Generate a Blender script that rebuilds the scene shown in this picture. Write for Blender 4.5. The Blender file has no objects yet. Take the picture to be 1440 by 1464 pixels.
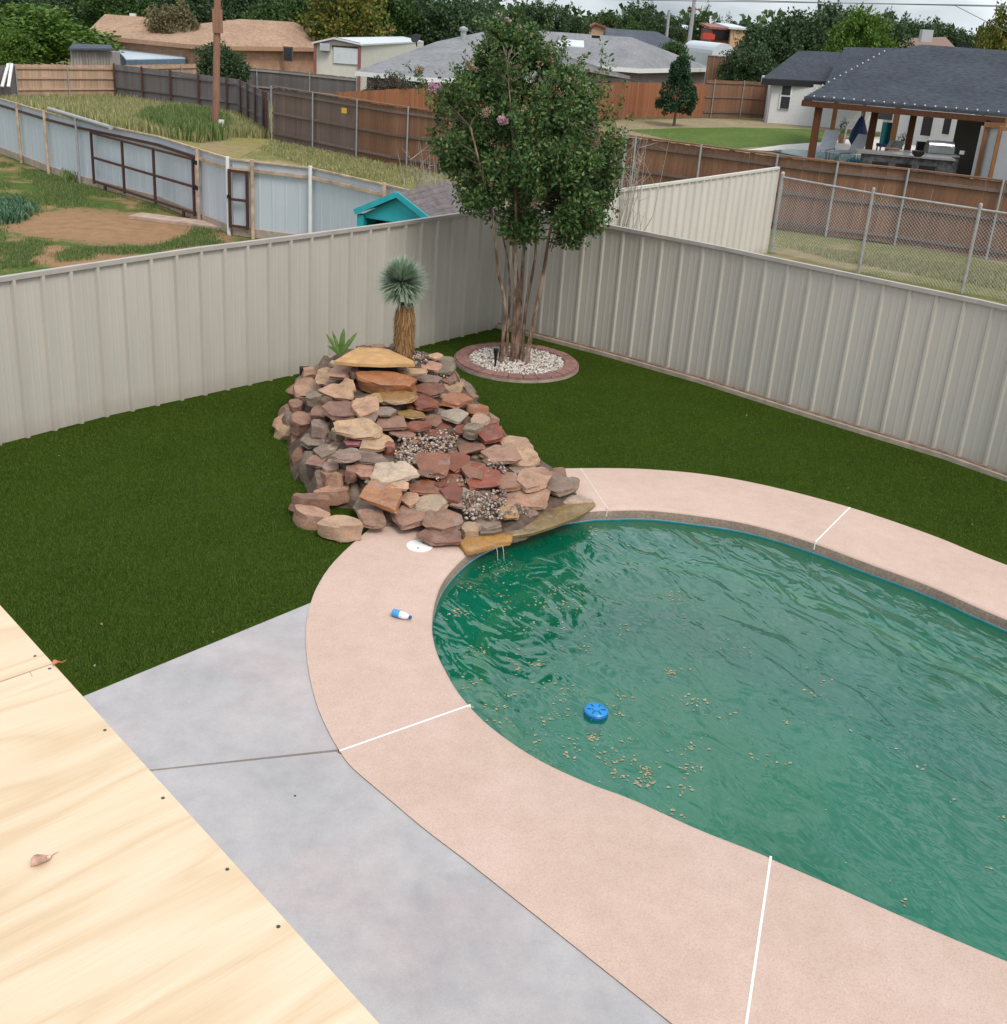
import bpy, math, random
import numpy as np
from mathutils import Vector, Matrix, noise
from mathutils.geometry import tessellate_polygon
random.seed(7); rng = np.random.default_rng(7)
S = bpy.context.scene; COL = S.collection
PI = math.pi; R = math.radians

# ------------------------------------------------------------------ camera
F, CX, CY, PITCH, ROLL, H = 1590., 720., 650., .3732, .0713, 4.62
cp, sp, cr, sr = math.cos(PITCH), math.sin(PITCH), math.cos(ROLL), math.sin(ROLL)
cam_d = bpy.data.cameras.new('camera'); cam = bpy.data.objects.new('camera', cam_d); COL.objects.link(cam)
r0, d0, f0 = Vector((1, 0, 0)), Vector((0, -sp, -cp)), Vector((0, cp, -sp))
rt = cr * r0 - sr * d0; dn = sr * r0 + cr * d0
cam.matrix_world = Matrix(((rt.x, -dn.x, -f0.x, 0), (rt.y, -dn.y, -f0.y, 0), (rt.z, -dn.z, -f0.z, H), (0, 0, 0, 1)))
cam_d.sensor_fit = 'HORIZONTAL'; cam_d.sensor_width = 36; cam_d.lens = 36 * F / 1440
cam_d.shift_y = -(732 - CY) / 1440; cam_d.clip_start = .05; cam_d.clip_end = 3000
S.camera = cam

# ------------------------------------------------------------------ world, sun, exposure
SUN_EL, SUN_AZ = R(52), R(148)          # azimuth measured clockwise from +Y
W = bpy.data.worlds.new('World'); S.world = W; W.use_nodes = True
nt = W.node_tree; nt.nodes.clear()
out = nt.nodes.new('ShaderNodeOutputWorld'); bg = nt.nodes.new('ShaderNodeBackground')
sky = nt.nodes.new('ShaderNodeTexSky'); sky.sky_type = 'NISHITA'; sky.sun_disc = False
sky.sun_elevation = SUN_EL; sky.sun_rotation = SUN_AZ; sky.air_density = 1.0; sky.dust_density = 2.5
tc = nt.nodes.new('ShaderNodeTexCoord'); mp = nt.nodes.new('ShaderNodeMapping'); mp.inputs['Scale'].default_value = (1, 1, 3.2)
nz = nt.nodes.new('ShaderNodeTexNoise'); nz.inputs['Scale'].default_value = 2.3; nz.inputs['Detail'].default_value = 7; nz.inputs['Roughness'].default_value = .55
rp = nt.nodes.new('ShaderNodeValToRGB'); rp.color_ramp.elements[0].position = .30; rp.color_ramp.elements[0].color = (.55, .55, .55, 1)
rp.color_ramp.elements[1].position = .58; rp.color_ramp.elements[1].color = (.96, .96, .96, 1)
cl = nt.nodes.new('ShaderNodeTexNoise'); cl.inputs['Scale'].default_value = 4.6; cl.inputs['Detail'].default_value = 5
cr2 = nt.nodes.new('ShaderNodeValToRGB'); cr2.color_ramp.elements[0].position = .36; cr2.color_ramp.elements[0].color = (3.5, 4.1, 4.7, 1)
cr2.color_ramp.elements[1].position = .62; cr2.color_ramp.elements[1].color = (7.9, 8.5, 8.9, 1)
mx = nt.nodes.new('ShaderNodeMixRGB')
L = nt.links.new
L(tc.outputs['Generated'], mp.inputs['Vector']); L(mp.outputs[0], nz.inputs['Vector']); L(mp.outputs[0], cl.inputs['Vector'])
L(nz.outputs['Fac'], rp.inputs['Fac']); L(cl.outputs['Fac'], cr2.inputs['Fac'])
L(rp.outputs['Color'], mx.inputs['Fac']); L(sky.outputs[0], mx.inputs[1]); L(cr2.outputs['Color'], mx.inputs[2])
sx = nt.nodes.new('ShaderNodeSeparateXYZ'); L(tc.outputs['Generated'], sx.inputs[0])          # an overcast sky brightens towards the zenith
mr = nt.nodes.new('ShaderNodeMapRange'); mr.inputs['From Min'].default_value = 0; mr.inputs['From Max'].default_value = 1; mr.inputs['To Min'].default_value = .80; mr.inputs['To Max'].default_value = 1.35; L(sx.outputs['Z'], mr.inputs[0])
vm = nt.nodes.new('ShaderNodeVectorMath'); vm.operation = 'SCALE'; L(mx.outputs[0], vm.inputs[0]); L(mr.outputs[0], vm.inputs['Scale']); L(vm.outputs[0], bg.inputs['Color']); bg.inputs['Strength'].default_value = .105
L(bg.outputs[0], out.inputs['Surface'])
sun_d = bpy.data.lights.new('sun', 'SUN'); sun_d.energy = 1.35; sun_d.angle = R(22); sun_d.color = (1, .955, .89)
sun = bpy.data.objects.new('sun', sun_d); COL.objects.link(sun); sun.location = (20, -10, 30)
sdir = Vector((math.sin(SUN_AZ) * math.cos(SUN_EL), math.cos(SUN_AZ) * math.cos(SUN_EL), math.sin(SUN_EL)))
sun.rotation_euler = sdir.to_track_quat('Z', 'Y').to_euler()
S.view_settings.view_transform = 'Standard'; S.view_settings.look = 'None'
S.view_settings.exposure = 0.62; S.view_settings.gamma = 1
S.render.engine = 'CYCLES'

# ------------------------------------------------------------------ helpers
def ray(u, v):
    x = (u - CX) / F; y = (v - CY) / F
    x, y = x * cr + y * sr, -x * sr + y * cr
    return Vector((x, cp - y * sp, -sp - y * cp))
def gp(u, v, z=0.):                       # the point at height z seen at photo pixel (u, v)
    r = ray(u, v); t = (z - H) / r.z
    return Vector((r.x * t, r.y * t, z))
def at(u, v, Y):                          # the point on that sight line at depth Y
    r = ray(u, v); t = Y / r.y
    return Vector((r.x * t, Y, H + r.z * t))
def rpl(u, v, p, n):
    r = ray(u, v); o = Vector((0, 0, H)); t = (p - o).dot(n) / r.dot(n)
    return o + r * t
WL = {}                                   # world place of every empty
def tag(o, label=None, cat=None, group=None, kind=None):
    if label: o['label'] = label
    if cat: o['category'] = cat
    if group: o['group'] = group
    if kind: o['kind'] = kind
    return o
def thing(name, label, cat, loc=(0, 0, 0), group=None, kind=None):
    o = bpy.data.objects.new(name, None); COL.objects.link(o); o.location = loc
    o.empty_display_size = .2; WL[o.name] = Vector(loc)
    return tag(o, label, cat, group, kind)
def base_of(parent):
    return WL.get(parent.name, Vector((0, 0, 0))) if parent else Vector((0, 0, 0))
class MB:
    def __init__(s): s.v = []; s.f = []
    def add(s, vs, fs):
        n = len(s.v); s.v += [Vector(p) for p in vs]; s.f += [tuple(i + n for i in f) for f in fs]; return s
    def box(s, c, sz, rz=0., m=None):
        hx, hy, hz = sz[0] / 2, sz[1] / 2, sz[2] / 2; q = Matrix.Rotation(rz, 3, 'Z') if m is None else m
        vs = [Vector(c) + q @ Vector((a * hx, b * hy, d * hz)) for d in (-1, 1) for a, b in ((-1, -1), (1, -1), (1, 1), (-1, 1))]
        return s.add(vs, [(3, 2, 1, 0), (4, 5, 6, 7), (0, 1, 5, 4), (1, 2, 6, 5), (2, 3, 7, 6), (3, 0, 4, 7)])
    def beam(s, a, b, w, h, up=(0, 0, 1)):
        a, b = Vector(a), Vector(b); d = (b - a).normalized(); u = Vector(up); x = d.cross(u)
        if x.length < 1e-4: x = d.cross(Vector((0, 1, 0)))
        x.normalize(); y = x.cross(d).normalized()
        vs = [p + x * (i * w / 2) + y * (j * h / 2) for p in (a, b) for i, j in ((-1, -1), (1, -1), (1, 1), (-1, 1))]
        return s.add(vs, [(3, 2, 1, 0), (4, 5, 6, 7), (0, 1, 5, 4), (1, 2, 6, 5), (2, 3, 7, 6), (3, 0, 4, 7)])
    def tube(s, pts, rad, n=8, cap=True):
        pts = [Vector(p) for p in pts]; rad = rad if hasattr(rad, '__len__') else [rad] * len(pts)
        vs = []; fs = []; m = len(pts); X = None
        for i, p in enumerate(pts):
            d = (pts[min(i + 1, m - 1)] - pts[max(i - 1, 0)]).normalized()
            if X is None:
                X = d.cross(Vector((0, 0, 1)));
                if X.length < 1e-3: X = Vector((1, 0, 0))
            X = (X - d * X.dot(d)).normalized(); Y = d.cross(X)
            vs += [p + (X * math.cos(2 * PI * k / n) + Y * math.sin(2 * PI * k / n)) * rad[i] for k in range(n)]
        for i in range(m - 1):
            fs += [(i * n + k, i * n + (k + 1) % n, (i + 1) * n + (k + 1) % n, (i + 1) * n + k) for k in range(n)]
        if cap: fs += [tuple(reversed(range(n))), tuple(range((m - 1) * n, m * n))]
        return s.add(vs, fs)
    def prism(s, poly, z0, z1):
        n = len(poly); a = sum(poly[i][0] * poly[(i + 1) % n][1] - poly[(i + 1) % n][0] * poly[i][1] for i in range(n))
        if a < 0: poly = poly[::-1]
        vs = [(p[0], p[1], z0) for p in poly] + [(p[0], p[1], z1) for p in poly]
        return s.add(vs, [tuple(reversed(range(n))), tuple(range(n, 2 * n))] + [(i, (i + 1) % n, n + (i + 1) % n, n + i) for i in range(n)])
    def slab(s, poly, t):                 # thick polygon in space, t downwards
        n = len(poly); P = [Vector(p) for p in poly]; nn = (P[1] - P[0]).cross(P[2] - P[0])
        if nn.z < 0: P = P[::-1]
        vs = P + [p - Vector((0, 0, t)) for p in P]
        return s.add(vs, [tuple(range(n)), tuple(reversed(range(n, 2 * n)))] + [(i, n + i, n + (i + 1) % n, (i + 1) % n) for i in range(n)])
    def lathe(s, c, prof, n=24, m=None):  # prof (r, z)
        q = m or Matrix.Identity(3); vs = []; fs = []
        for r_, z_ in prof:
            vs += [Vector(c) + q @ Vector((r_ * math.cos(2 * PI * k / n), r_ * math.sin(2 * PI * k / n), z_)) for k in range(n)]
        for i in range(len(prof) - 1):
            fs += [(i * n + k, i * n + (k + 1) % n, (i + 1) * n + (k + 1) % n, (i + 1) * n + k) for k in range(n)]
        fs += [tuple(reversed(range(n))), tuple(range((len(prof) - 1) * n, len(prof) * n))]
        return s.add(vs, fs)
    def build(s, name, mat, parent=None, smooth=None, color=None):
        b = base_of(parent); me = bpy.data.meshes.new(name)
        me.from_pydata([tuple(p - b) for p in s.v], [], s.f); me.materials.append(mat)
        return link(name, me, parent, smooth, color)
def link(name, me, parent=None, smooth=None, color=None):
    if smooth is not None:
        me.shade_smooth(); me.set_sharp_from_angle(angle=R(smooth))
    o = bpy.data.objects.new(name, me); COL.objects.link(o)
    if parent: o.parent = parent; WL[o.name] = base_of(parent)
    if color: o.color = (*color, 1)
    return o
def npmesh(name, V, Fq, mat, parent=None):
    """V (n,3) float, Fq (m,k) int"""
    me = bpy.data.meshes.new(name); b = base_of(parent); V = V - np.array(b)
    me.vertices.add(len(V)); me.vertices.foreach_set('co', V.astype('f4').ravel())
    k = Fq.shape[1]; me.loops.add(Fq.size); me.loops.foreach_set('vertex_index', Fq.astype('i4').ravel())
    me.polygons.add(len(Fq)); me.polygons.foreach_set('loop_start', np.arange(0, Fq.size, k, dtype='i4'))
    me.update(calc_edges=True); me.materials.append(mat); return link(name, me, parent)
def spline(P, n=8):                       # Catmull-Rom through P
    P = [Vector(p) for p in P]; Q = [2 * P[0] - P[1]] + P + [2 * P[-1] - P[-2]]; o = []
    for i in range(1, len(Q) - 2):
        for k in range(n):
            t = k / n; a, b, c, d = Q[i - 1], Q[i], Q[i + 1], Q[i + 2]
            o.append(.5 * ((2 * b) + (c - a) * t + (2 * a - 5 * b + 4 * c - d) * t * t + (3 * b - a - 3 * c + d) * t ** 3))
    return o + [P[-1]]

# ------------------------------------------------------------------ materials
MATS = {}
def lerp(a, b, t): return tuple(a[i] * (1 - t) + b[i] * t for i in range(3))
class N:
    def __init__(s, name):
        s.m = bpy.data.materials.new(name); s.m.use_nodes = True; s.t = s.m.node_tree; s.p = s.t.nodes['Principled BSDF']; s.co = s.t.nodes.new('ShaderNodeTexCoord')
        s.out = s.t.nodes['Material Output']
    def n(s, k, **kw):
        x = s.t.nodes.new(k)
        for a, b in kw.items():
            if a in x.inputs: x.inputs[a].default_value = b
            else: setattr(x, a, b)
        return x
    def l(s, a, b): s.t.links.new(a, b)
    def noise(s, scale, detail=4, rough=.5, vec=None, stretch=None, dist=0):
        x = s.n('ShaderNodeTexNoise'); x.inputs['Scale'].default_value = scale; x.inputs['Detail'].default_value = detail; x.inputs['Roughness'].default_value = rough; x.inputs['Distortion'].default_value = dist
        v = vec or s.co.outputs['Object']
        if stretch:
            m = s.n('ShaderNodeMapping'); m.vector_type = 'TEXTURE'; m.inputs['Scale'].default_value = tuple(1 / q for q in stretch[0]); m.inputs['Rotation'].default_value = (0, 0, stretch[1]); s.l(v, m.inputs[0]); v = m.outputs[0]
        s.l(v, x.inputs['Vector']); return x.outputs['Fac']
    def ramp(s, fac, stops):
        x = s.n('ShaderNodeValToRGB'); e = x.color_ramp.elements
        while len(e) < len(stops): e.new(.5)
        for i, (p, c) in enumerate(stops):
            e[i].position = p; e[i].color = (*c, 1) if len(c) == 3 else c
        s.l(fac, x.inputs[0]); return x.outputs[0]
    def mix(s, a, b, f, mode='MIX'):
        x = s.n('ShaderNodeMixRGB'); x.blend_type = mode
        for i, q in ((1, a), (2, b), (0, f)):
            if isinstance(q, (int, float)): x.inputs[i].default_value = q
            elif isinstance(q, tuple): x.inputs[i].default_value = (*q, 1)
            else: s.l(q, x.inputs[i])
        return x.outputs[0]
    def math(s, op, a, b=None):
        x = s.n('ShaderNodeMath'); x.operation = op
        for i, q in ((0, a), (1, b)):
            if q is None: continue
            if isinstance(q, (int, float)): x.inputs[i].default_value = q
            else: s.l(q, x.inputs[i])
        return x.outputs[0]
    def col(s, c):
        if isinstance(c, tuple): s.p.inputs['Base Color'].default_value = (*c, 1)
        else: s.l(c, s.p.inputs['Base Color'])
    def rough(s, r):
        if isinstance(r, (int, float)): s.p.inputs['Roughness'].default_value = r
        else: s.l(r, s.p.inputs['Roughness'])
    def bump(s, h, st=.3, d=.01):
        x = s.n('ShaderNodeBump'); x.inputs['Strength'].default_value = st; x.inputs['Distance'].default_value = d; s.l(h, x.inputs['Height']); s.l(x.outputs[0], s.p.inputs['Normal'])
def simple(name, c, rough=.7, var=.12, scale=6, bump=.0, metal=0, spec=.4, objvar=0, stretch=None, bscale=None, detail=4):
    if name in MATS: return MATS[name]
    m = N(name); hi = tuple(min(1, x * (1 + var)) for x in c); lo = tuple(x * (1 - var) for x in c)
    f = m.noise(scale, detail, stretch=(stretch, 0) if stretch else None)
    c_ = m.ramp(f, [(.3, lo), (.7, hi)])
    if objvar:
        oi = m.n('ShaderNodeObjectInfo'); v = m.ramp(oi.outputs['Random'], [(0, (1 - objvar,) * 3), (1, (1 + objvar * .6, 1 + objvar * .5, 1 + objvar * .4))]); c_ = m.mix(c_, v, 1., 'MULTIPLY')
    m.col(c_); m.rough(rough); m.p.inputs['Metallic'].default_value = metal; m.p.inputs['Specular IOR Level'].default_value = spec
    if bump: m.bump(m.noise(bscale or scale * 4, 3, stretch=(stretch, 0) if stretch else None), bump, .01)
    MATS[name] = m.m; return m.m
def leafmat(name, stops, rough=.55, trans=.25):
    m = N(name); g = m.n('ShaderNodeNewGeometry'); c = m.ramp(g.outputs['Random Per Island'], stops)
    m.col(c); m.rough(rough); m.p.inputs['Specular IOR Level'].default_value = .3
    tr = m.n('ShaderNodeBsdfTranslucent'); m.l(c, tr.inputs['Color']); mxs = m.n('ShaderNodeMixShader'); mxs.inputs[0].default_value = trans
    m.l(m.p.outputs[0], mxs.inputs[1]); m.l(tr.outputs[0], mxs.inputs[2]); m.l(mxs.outputs[0], m.out.inputs['Surface'])
    MATS[name] = m.m; return m.m

def m_turf():
    m = N('artificial_turf'); big = m.noise(1.3, 3); fine = m.noise(170, 2, .7); mid = m.noise(26, 4, .6, stretch=((1, .5, 1), .6))
    c = m.ramp(fine, [(.28, (.017, .033, .003)), (.5, (.036, .063, .006)), (.75, (.066, .104, .013))])
    c = m.mix(c, m.ramp(mid, [(.3, (.72, .74, .7)), (.7, (1.25, 1.22, 1.1))]), 1., 'MULTIPLY')
    c = m.mix(c, m.ramp(big, [(.3, (.85, .87, .8)), (.7, (1.16, 1.13, 1.1))]), 1., 'MULTIPLY')
    m.col(c); m.rough(.75); m.p.inputs['Specular IOR Level'].default_value = .03; m.bump(fine, .7, .02); return m.m
def m_aggregate():
    m = N('pink_aggregate'); fine = m.noise(110, 2, .8); big = m.noise(1.1, 5, .6); mid = m.noise(7, 4)
    c = m.ramp(fine, [(.25, (.42, .285, .22)), (.45, (.53, .38, .31)), (.62, (.57, .415, .34)), (.8, (.645, .50, .43))])
    c = m.mix(c, m.ramp(big, [(.3, (.93, .91, .88)), (.65, (1.04, 1.03, 1.04))]), 1., 'MULTIPLY')
    c = m.mix(c, m.ramp(mid, [(.3, (.96, .95, .94)), (.7, (1.03, 1.03, 1.03))]), 1., 'MULTIPLY')
    m.col(c); m.rough(.85); m.bump(fine, .35, .006); return m.m
def m_edge():
    m = N('weathered_coping_edge'); f = m.noise(40, 4, .7); b = m.noise(3, 4)
    c = m.ramp(f, [(.3, (.16, .12, .09)), (.6, (.27, .205, .155)), (.8, (.38, .31, .25))]); c = m.mix(c, m.ramp(b, [(.35, (.8, .8, .8)), (.7, (1.15, 1.1, 1.05))]), 1., 'MULTIPLY')
    m.col(c); m.rough(.8); m.bump(f, .3, .01); return m.m
def m_concrete():
    m = N('gray_concrete'); a = m.noise(1.2, 6, .6, dist=.4); b = m.noise(6, 6, .65); fn = m.noise(120, 2); p = m.noise(.8, 4, .5)
    c = m.ramp(a, [(.28, (.33, .315, .31)), (.5, (.395, .368, .36)), (.75, (.455, .42, .405))])
    c = m.mix(c, (.44, .335, .325), m.ramp(p, [(.45, (0, 0, 0)), (.68, (.55, .55, .55))]))
    c = m.mix(c, m.ramp(b, [(.3, (.91, .91, .92)), (.7, (1.08, 1.07, 1.07))]), 1., 'MULTIPLY')
    c = m.mix(c, m.ramp(fn, [(.3, (.93, .93, .93)), (.7, (1.05, 1.05, 1.05))]), 1., 'MULTIPLY')
    m.col(c); m.rough(.7); m.bump(fn, .1, .004); return m.m
def m_ply(ang):
    m = N('pine_plywood'); oi = m.n('ShaderNodeObjectInfo'); ad = m.n('ShaderNodeVectorMath'); ad.operation = 'ADD'
    m.l(m.co.outputs['Object'], ad.inputs[0]); mu = m.n('ShaderNodeVectorMath'); mu.operation = 'SCALE'; mu.inputs[0].default_value = (7, 3, 5); m.l(oi.outputs['Random'], mu.inputs['Scale']); m.l(mu.outputs[0], ad.inputs[1])
    st = ((.35, 2.6, 1), ang); big = m.noise(1.5, 3, .45, vec=ad.outputs[0], stretch=st, dist=.5)
    rings = m.math('FRACT', m.math('MULTIPLY', big, 7.))
    c1 = m.ramp(rings, [(0, (.69, .55, .39)), (.35, (.67, .52, .36)), (.62, (.60, .435, .27)), (.8, (.65, .50, .335)), (1, (.69, .55, .39))])
    patch = m.noise(.9, 3, .5, vec=ad.outputs[0]); c1 = m.mix(c1, m.ramp(patch, [(.35, (1.05, 1.05, 1.07)), (.65, (.93, .88, .80))]), 1., 'MULTIPLY')
    fine = m.noise(30, 4, .6, vec=ad.outputs[0], stretch=((.2, 7, 1), ang)); c1 = m.mix(c1, m.ramp(fine, [(.3, (.93, .91, .88)), (.7, (1.04, 1.04, 1.04))]), 1., 'MULTIPLY')
    c1 = m.mix(c1, (.69, .55, .39), .2)
    m.col(c1); m.rough(.65); m.bump(fine, .12, .003); return m.m
def m_stone(name='sandstone', rough=.8, wet=0):
    m = N(name); oi = m.n('ShaderNodeObjectInfo'); ad = m.n('ShaderNodeVectorMath'); ad.operation = 'ADD'; sc = m.n('ShaderNodeVectorMath'); sc.operation = 'SCALE'; sc.inputs[0].default_value = (13, 31, 7)
    m.l(oi.outputs['Random'], sc.inputs['Scale']); m.l(m.co.outputs['Object'], ad.inputs[0]); m.l(sc.outputs[0], ad.inputs[1]); v = ad.outputs[0]
    band = m.noise(5, 5, .6, vec=v, stretch=((1, 1, 4), 0), dist=.6); fine = m.noise(45, 5, .7, vec=v); blot = m.noise(9, 4, .6, vec=v)
    c = m.mix(oi.outputs['Color'], m.ramp(band, [(.3, (.66, .60, .58)), (.5, (1, 1, 1)), (.72, (1.28, 1.22, 1.15))]), 1., 'MULTIPLY')
    c = m.mix(c, m.ramp(fine, [(.3, (.75, .74, .73)), (.7, (1.2, 1.2, 1.2))]), 1., 'MULTIPLY')
    c = m.mix(c, (.34, .31, .29), m.ramp(blot, [(.55, (0, 0, 0)), (.75, (.45, .45, .45))]))
    m.col(c); m.rough(m.ramp(blot, [(.3, (rough - .15,) * 3), (.7, (rough,) * 3)])); m.bump(m.mix(band, fine, .5), .6, .02)
    m.p.inputs['Specular IOR Level'].default_value = .35 + wet * .3
    return m.m
def m_pebble(name, stops, rough=.6):
    m = N(name); g = m.n('ShaderNodeNewGeometry'); c = m.ramp(g.outputs['Random Per Island'], stops); m.col(m.mix(c, m.ramp(m.noise(60, 3), [(.3, (.8, .8, .8)), (.7, (1.15, 1.15, 1.15))]), 1., 'MULTIPLY')); m.rough(rough); return m.m
def m_fence(name, base, dirt=(.33, .27, .21)):
    m = N(name); f = m.noise(2.2, 5, .6, stretch=((1, 1, .18), 0)); d = m.noise(9, 4, .6, stretch=((1, 1, .3), 0)); g = m.n('ShaderNodeSeparateXYZ'); m.l(m.co.outputs['Object'], g.inputs[0])
    c = m.ramp(f, [(.3, tuple(x * .93 for x in base)), (.7, tuple(min(1, x * 1.06) for x in base))])
    low = m.ramp(m.math('ADD', g.outputs['Z'], m.math('MULTIPLY', d, .25)), [(.12, (.55, .55, .55)), (.38, (0, 0, 0))])
    c = m.mix(c, dirt, m.mix(low, (0, 0, 0), .12)); m.col(c); m.rough(.5); m.p.inputs['Specular IOR Level'].default_value = .35; m.p.inputs['Metallic'].default_value = 0; return m.m
def m_wood(name, c, gray=(.3, .27, .25), amt=.3, objvar=.12):
    m = N(name); f = m.noise(9, 5, .6, stretch=((3, 3, .22), 0)); b = m.noise(1.4, 3); oi = m.n('ShaderNodeObjectInfo')
    k = m.ramp(f, [(.3, tuple(x * .72 for x in c)), (.7, tuple(x * 1.25 for x in c))]); k = m.mix(k, gray, m.ramp(b, [(.4, (0, 0, 0)), (.7, (amt,) * 3)]))
    k = m.mix(k, m.ramp(oi.outputs['Random'], [(0, (1 - objvar * 1.4,) * 3), (1, (1 + objvar,) * 3)]), 1., 'MULTIPLY')
    m.col(k); m.rough(.85); m.bump(f, .3, .01); m.p.inputs['Specular IOR Level'].default_value = .2; return m.m
def m_roof(name, lo, hi, course=.14, streak=1.):
    m = N(name); f = m.noise(5, 4, .6, stretch=((1, 1, 4), 0)); sp_ = m.noise(60, 2); b = m.noise(.7, 4); z = m.n('ShaderNodeSeparateXYZ'); m.l(m.co.outputs['Object'], z.inputs[0])
    row = m.math('FRACT', m.math('DIVIDE', z.outputs['Z'], course * .42)); c = m.ramp(f, [(.3, lo), (.7, hi)])
    c = m.mix(c, m.ramp(row, [(0, (.6, .6, .6)), (.25, (1, 1, 1)), (1, (1.08, 1.08, 1.08))]), .7 * streak, 'MULTIPLY')
    c = m.mix(c, m.ramp(b, [(.3, (.85, .85, .85)), (.7, (1.12, 1.12, 1.12))]), 1., 'MULTIPLY'); c = m.mix(c, m.ramp(sp_, [(.3, (.88, .88, .88)), (.7, (1.1, 1.1, 1.1))]), 1., 'MULTIPLY')
    m.col(c); m.rough(.9); m.p.inputs['Specular IOR Level'].default_value = .15; return m.m
def m_bark():
    m = N('peeling_tan_bark'); a = m.noise(11, 5, .65, stretch=((1, 1, .22), 0)); b = m.noise(28, 4, .7, stretch=((1, 1, .35), 0))
    c = m.ramp(a, [(.34, (.085, .045, .03)), (.46, (.20, .12, .08)), (.56, (.34, .24, .17)), (.7, (.42, .335, .26))]); c = m.mix(c, m.ramp(b, [(.35, (.6, .55, .52)), (.6, (1.1, 1.1, 1.1))]), 1., 'MULTIPLY')
    m.col(c); m.rough(.9); m.bump(a, .7, .02); return m.m
def m_brick(name, a, b, mortar=(.4, .36, .32)):
    m = N(name); bt = m.n('ShaderNodeTexBrick'); bt.inputs['Color1'].default_value = (*a, 1); bt.inputs['Color2'].default_value = (*b, 1); bt.inputs['Mortar'].default_value = (*mortar, 1)
    bt.inputs['Scale'].default_value = 1; bt.inputs['Brick Width'].default_value = .22; bt.inputs['Row Height'].default_value = .075; bt.inputs['Mortar Size'].default_value = .008
    s = m.n('ShaderNodeSeparateXYZ'); cb = m.n('ShaderNodeCombineXYZ'); m.l(m.co.outputs['Object'], s.inputs[0]); m.l(m.math('ADD', s.outputs['X'], s.outputs['Y']), cb.inputs[0]); m.l(s.outputs['Z'], cb.inputs[1]); m.l(cb.outputs[0], bt.inputs['Vector'])
    m.col(m.mix(bt.outputs['Color'], m.ramp(m.noise(3, 4), [(.3, (.8, .8, .8)), (.7, (1.15, 1.15, 1.15))]), 1., 'MULTIPLY')); m.rough(.9); return m.m
def m_yard(name, cols, dirt, centers, g1=.9, fine=14):
    """grass broken by bare soil; centers = [(x, y, rx, ry)] of real bare patches"""
    m = N(name); f = m.noise(fine, 5, .7); b = m.noise(g1, 5, .6, dist=.3); b2 = m.noise(3.2, 5, .65)
    c = m.ramp(f, [(.3, cols[0]), (.55, cols[1]), (.75, cols[2])])
    c = m.mix(c, dirt, m.ramp(b, [(.5, (0, 0, 0)), (.62, (.75, .75, .75))]))
    s = m.n('ShaderNodeSeparateXYZ'); m.l(m.co.outputs['Object'], s.inputs[0]); tot = None
    for (x, y, rx, ry) in centers:
        dx = m.math('DIVIDE', m.math('SUBTRACT', s.outputs[0], x), rx); dy = m.math('DIVIDE', m.math('SUBTRACT', s.outputs[1], y), ry)
        d = m.math('ADD', m.math('MULTIPLY', dx, dx), m.math('MULTIPLY', dy, dy)); d = m.math('ADD', d, m.math('MULTIPLY', m.math('SUBTRACT', b2, .5), 2.4)); k = m.ramp(d, [(.55, (1, 1, 1)), (1.25 if False else .98, (0, 0, 0))])
        tot = k if tot is None else m.mix(tot, k, 1., 'LIGHTEN')
    if tot is not None: c = m.mix(c, m.mix(dirt, tuple(x * .8 for x in dirt), f), tot)
    c = m.mix(c, m.ramp(b2, [(.3, (.78, .8, .75)), (.7, (1.2, 1.15, 1.1))]), 1., 'MULTIPLY')
    m.col(c); m.rough(.95); m.p.inputs['Specular IOR Level'].default_value = .1; m.bump(f, .8, .04); return m.m

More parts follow.
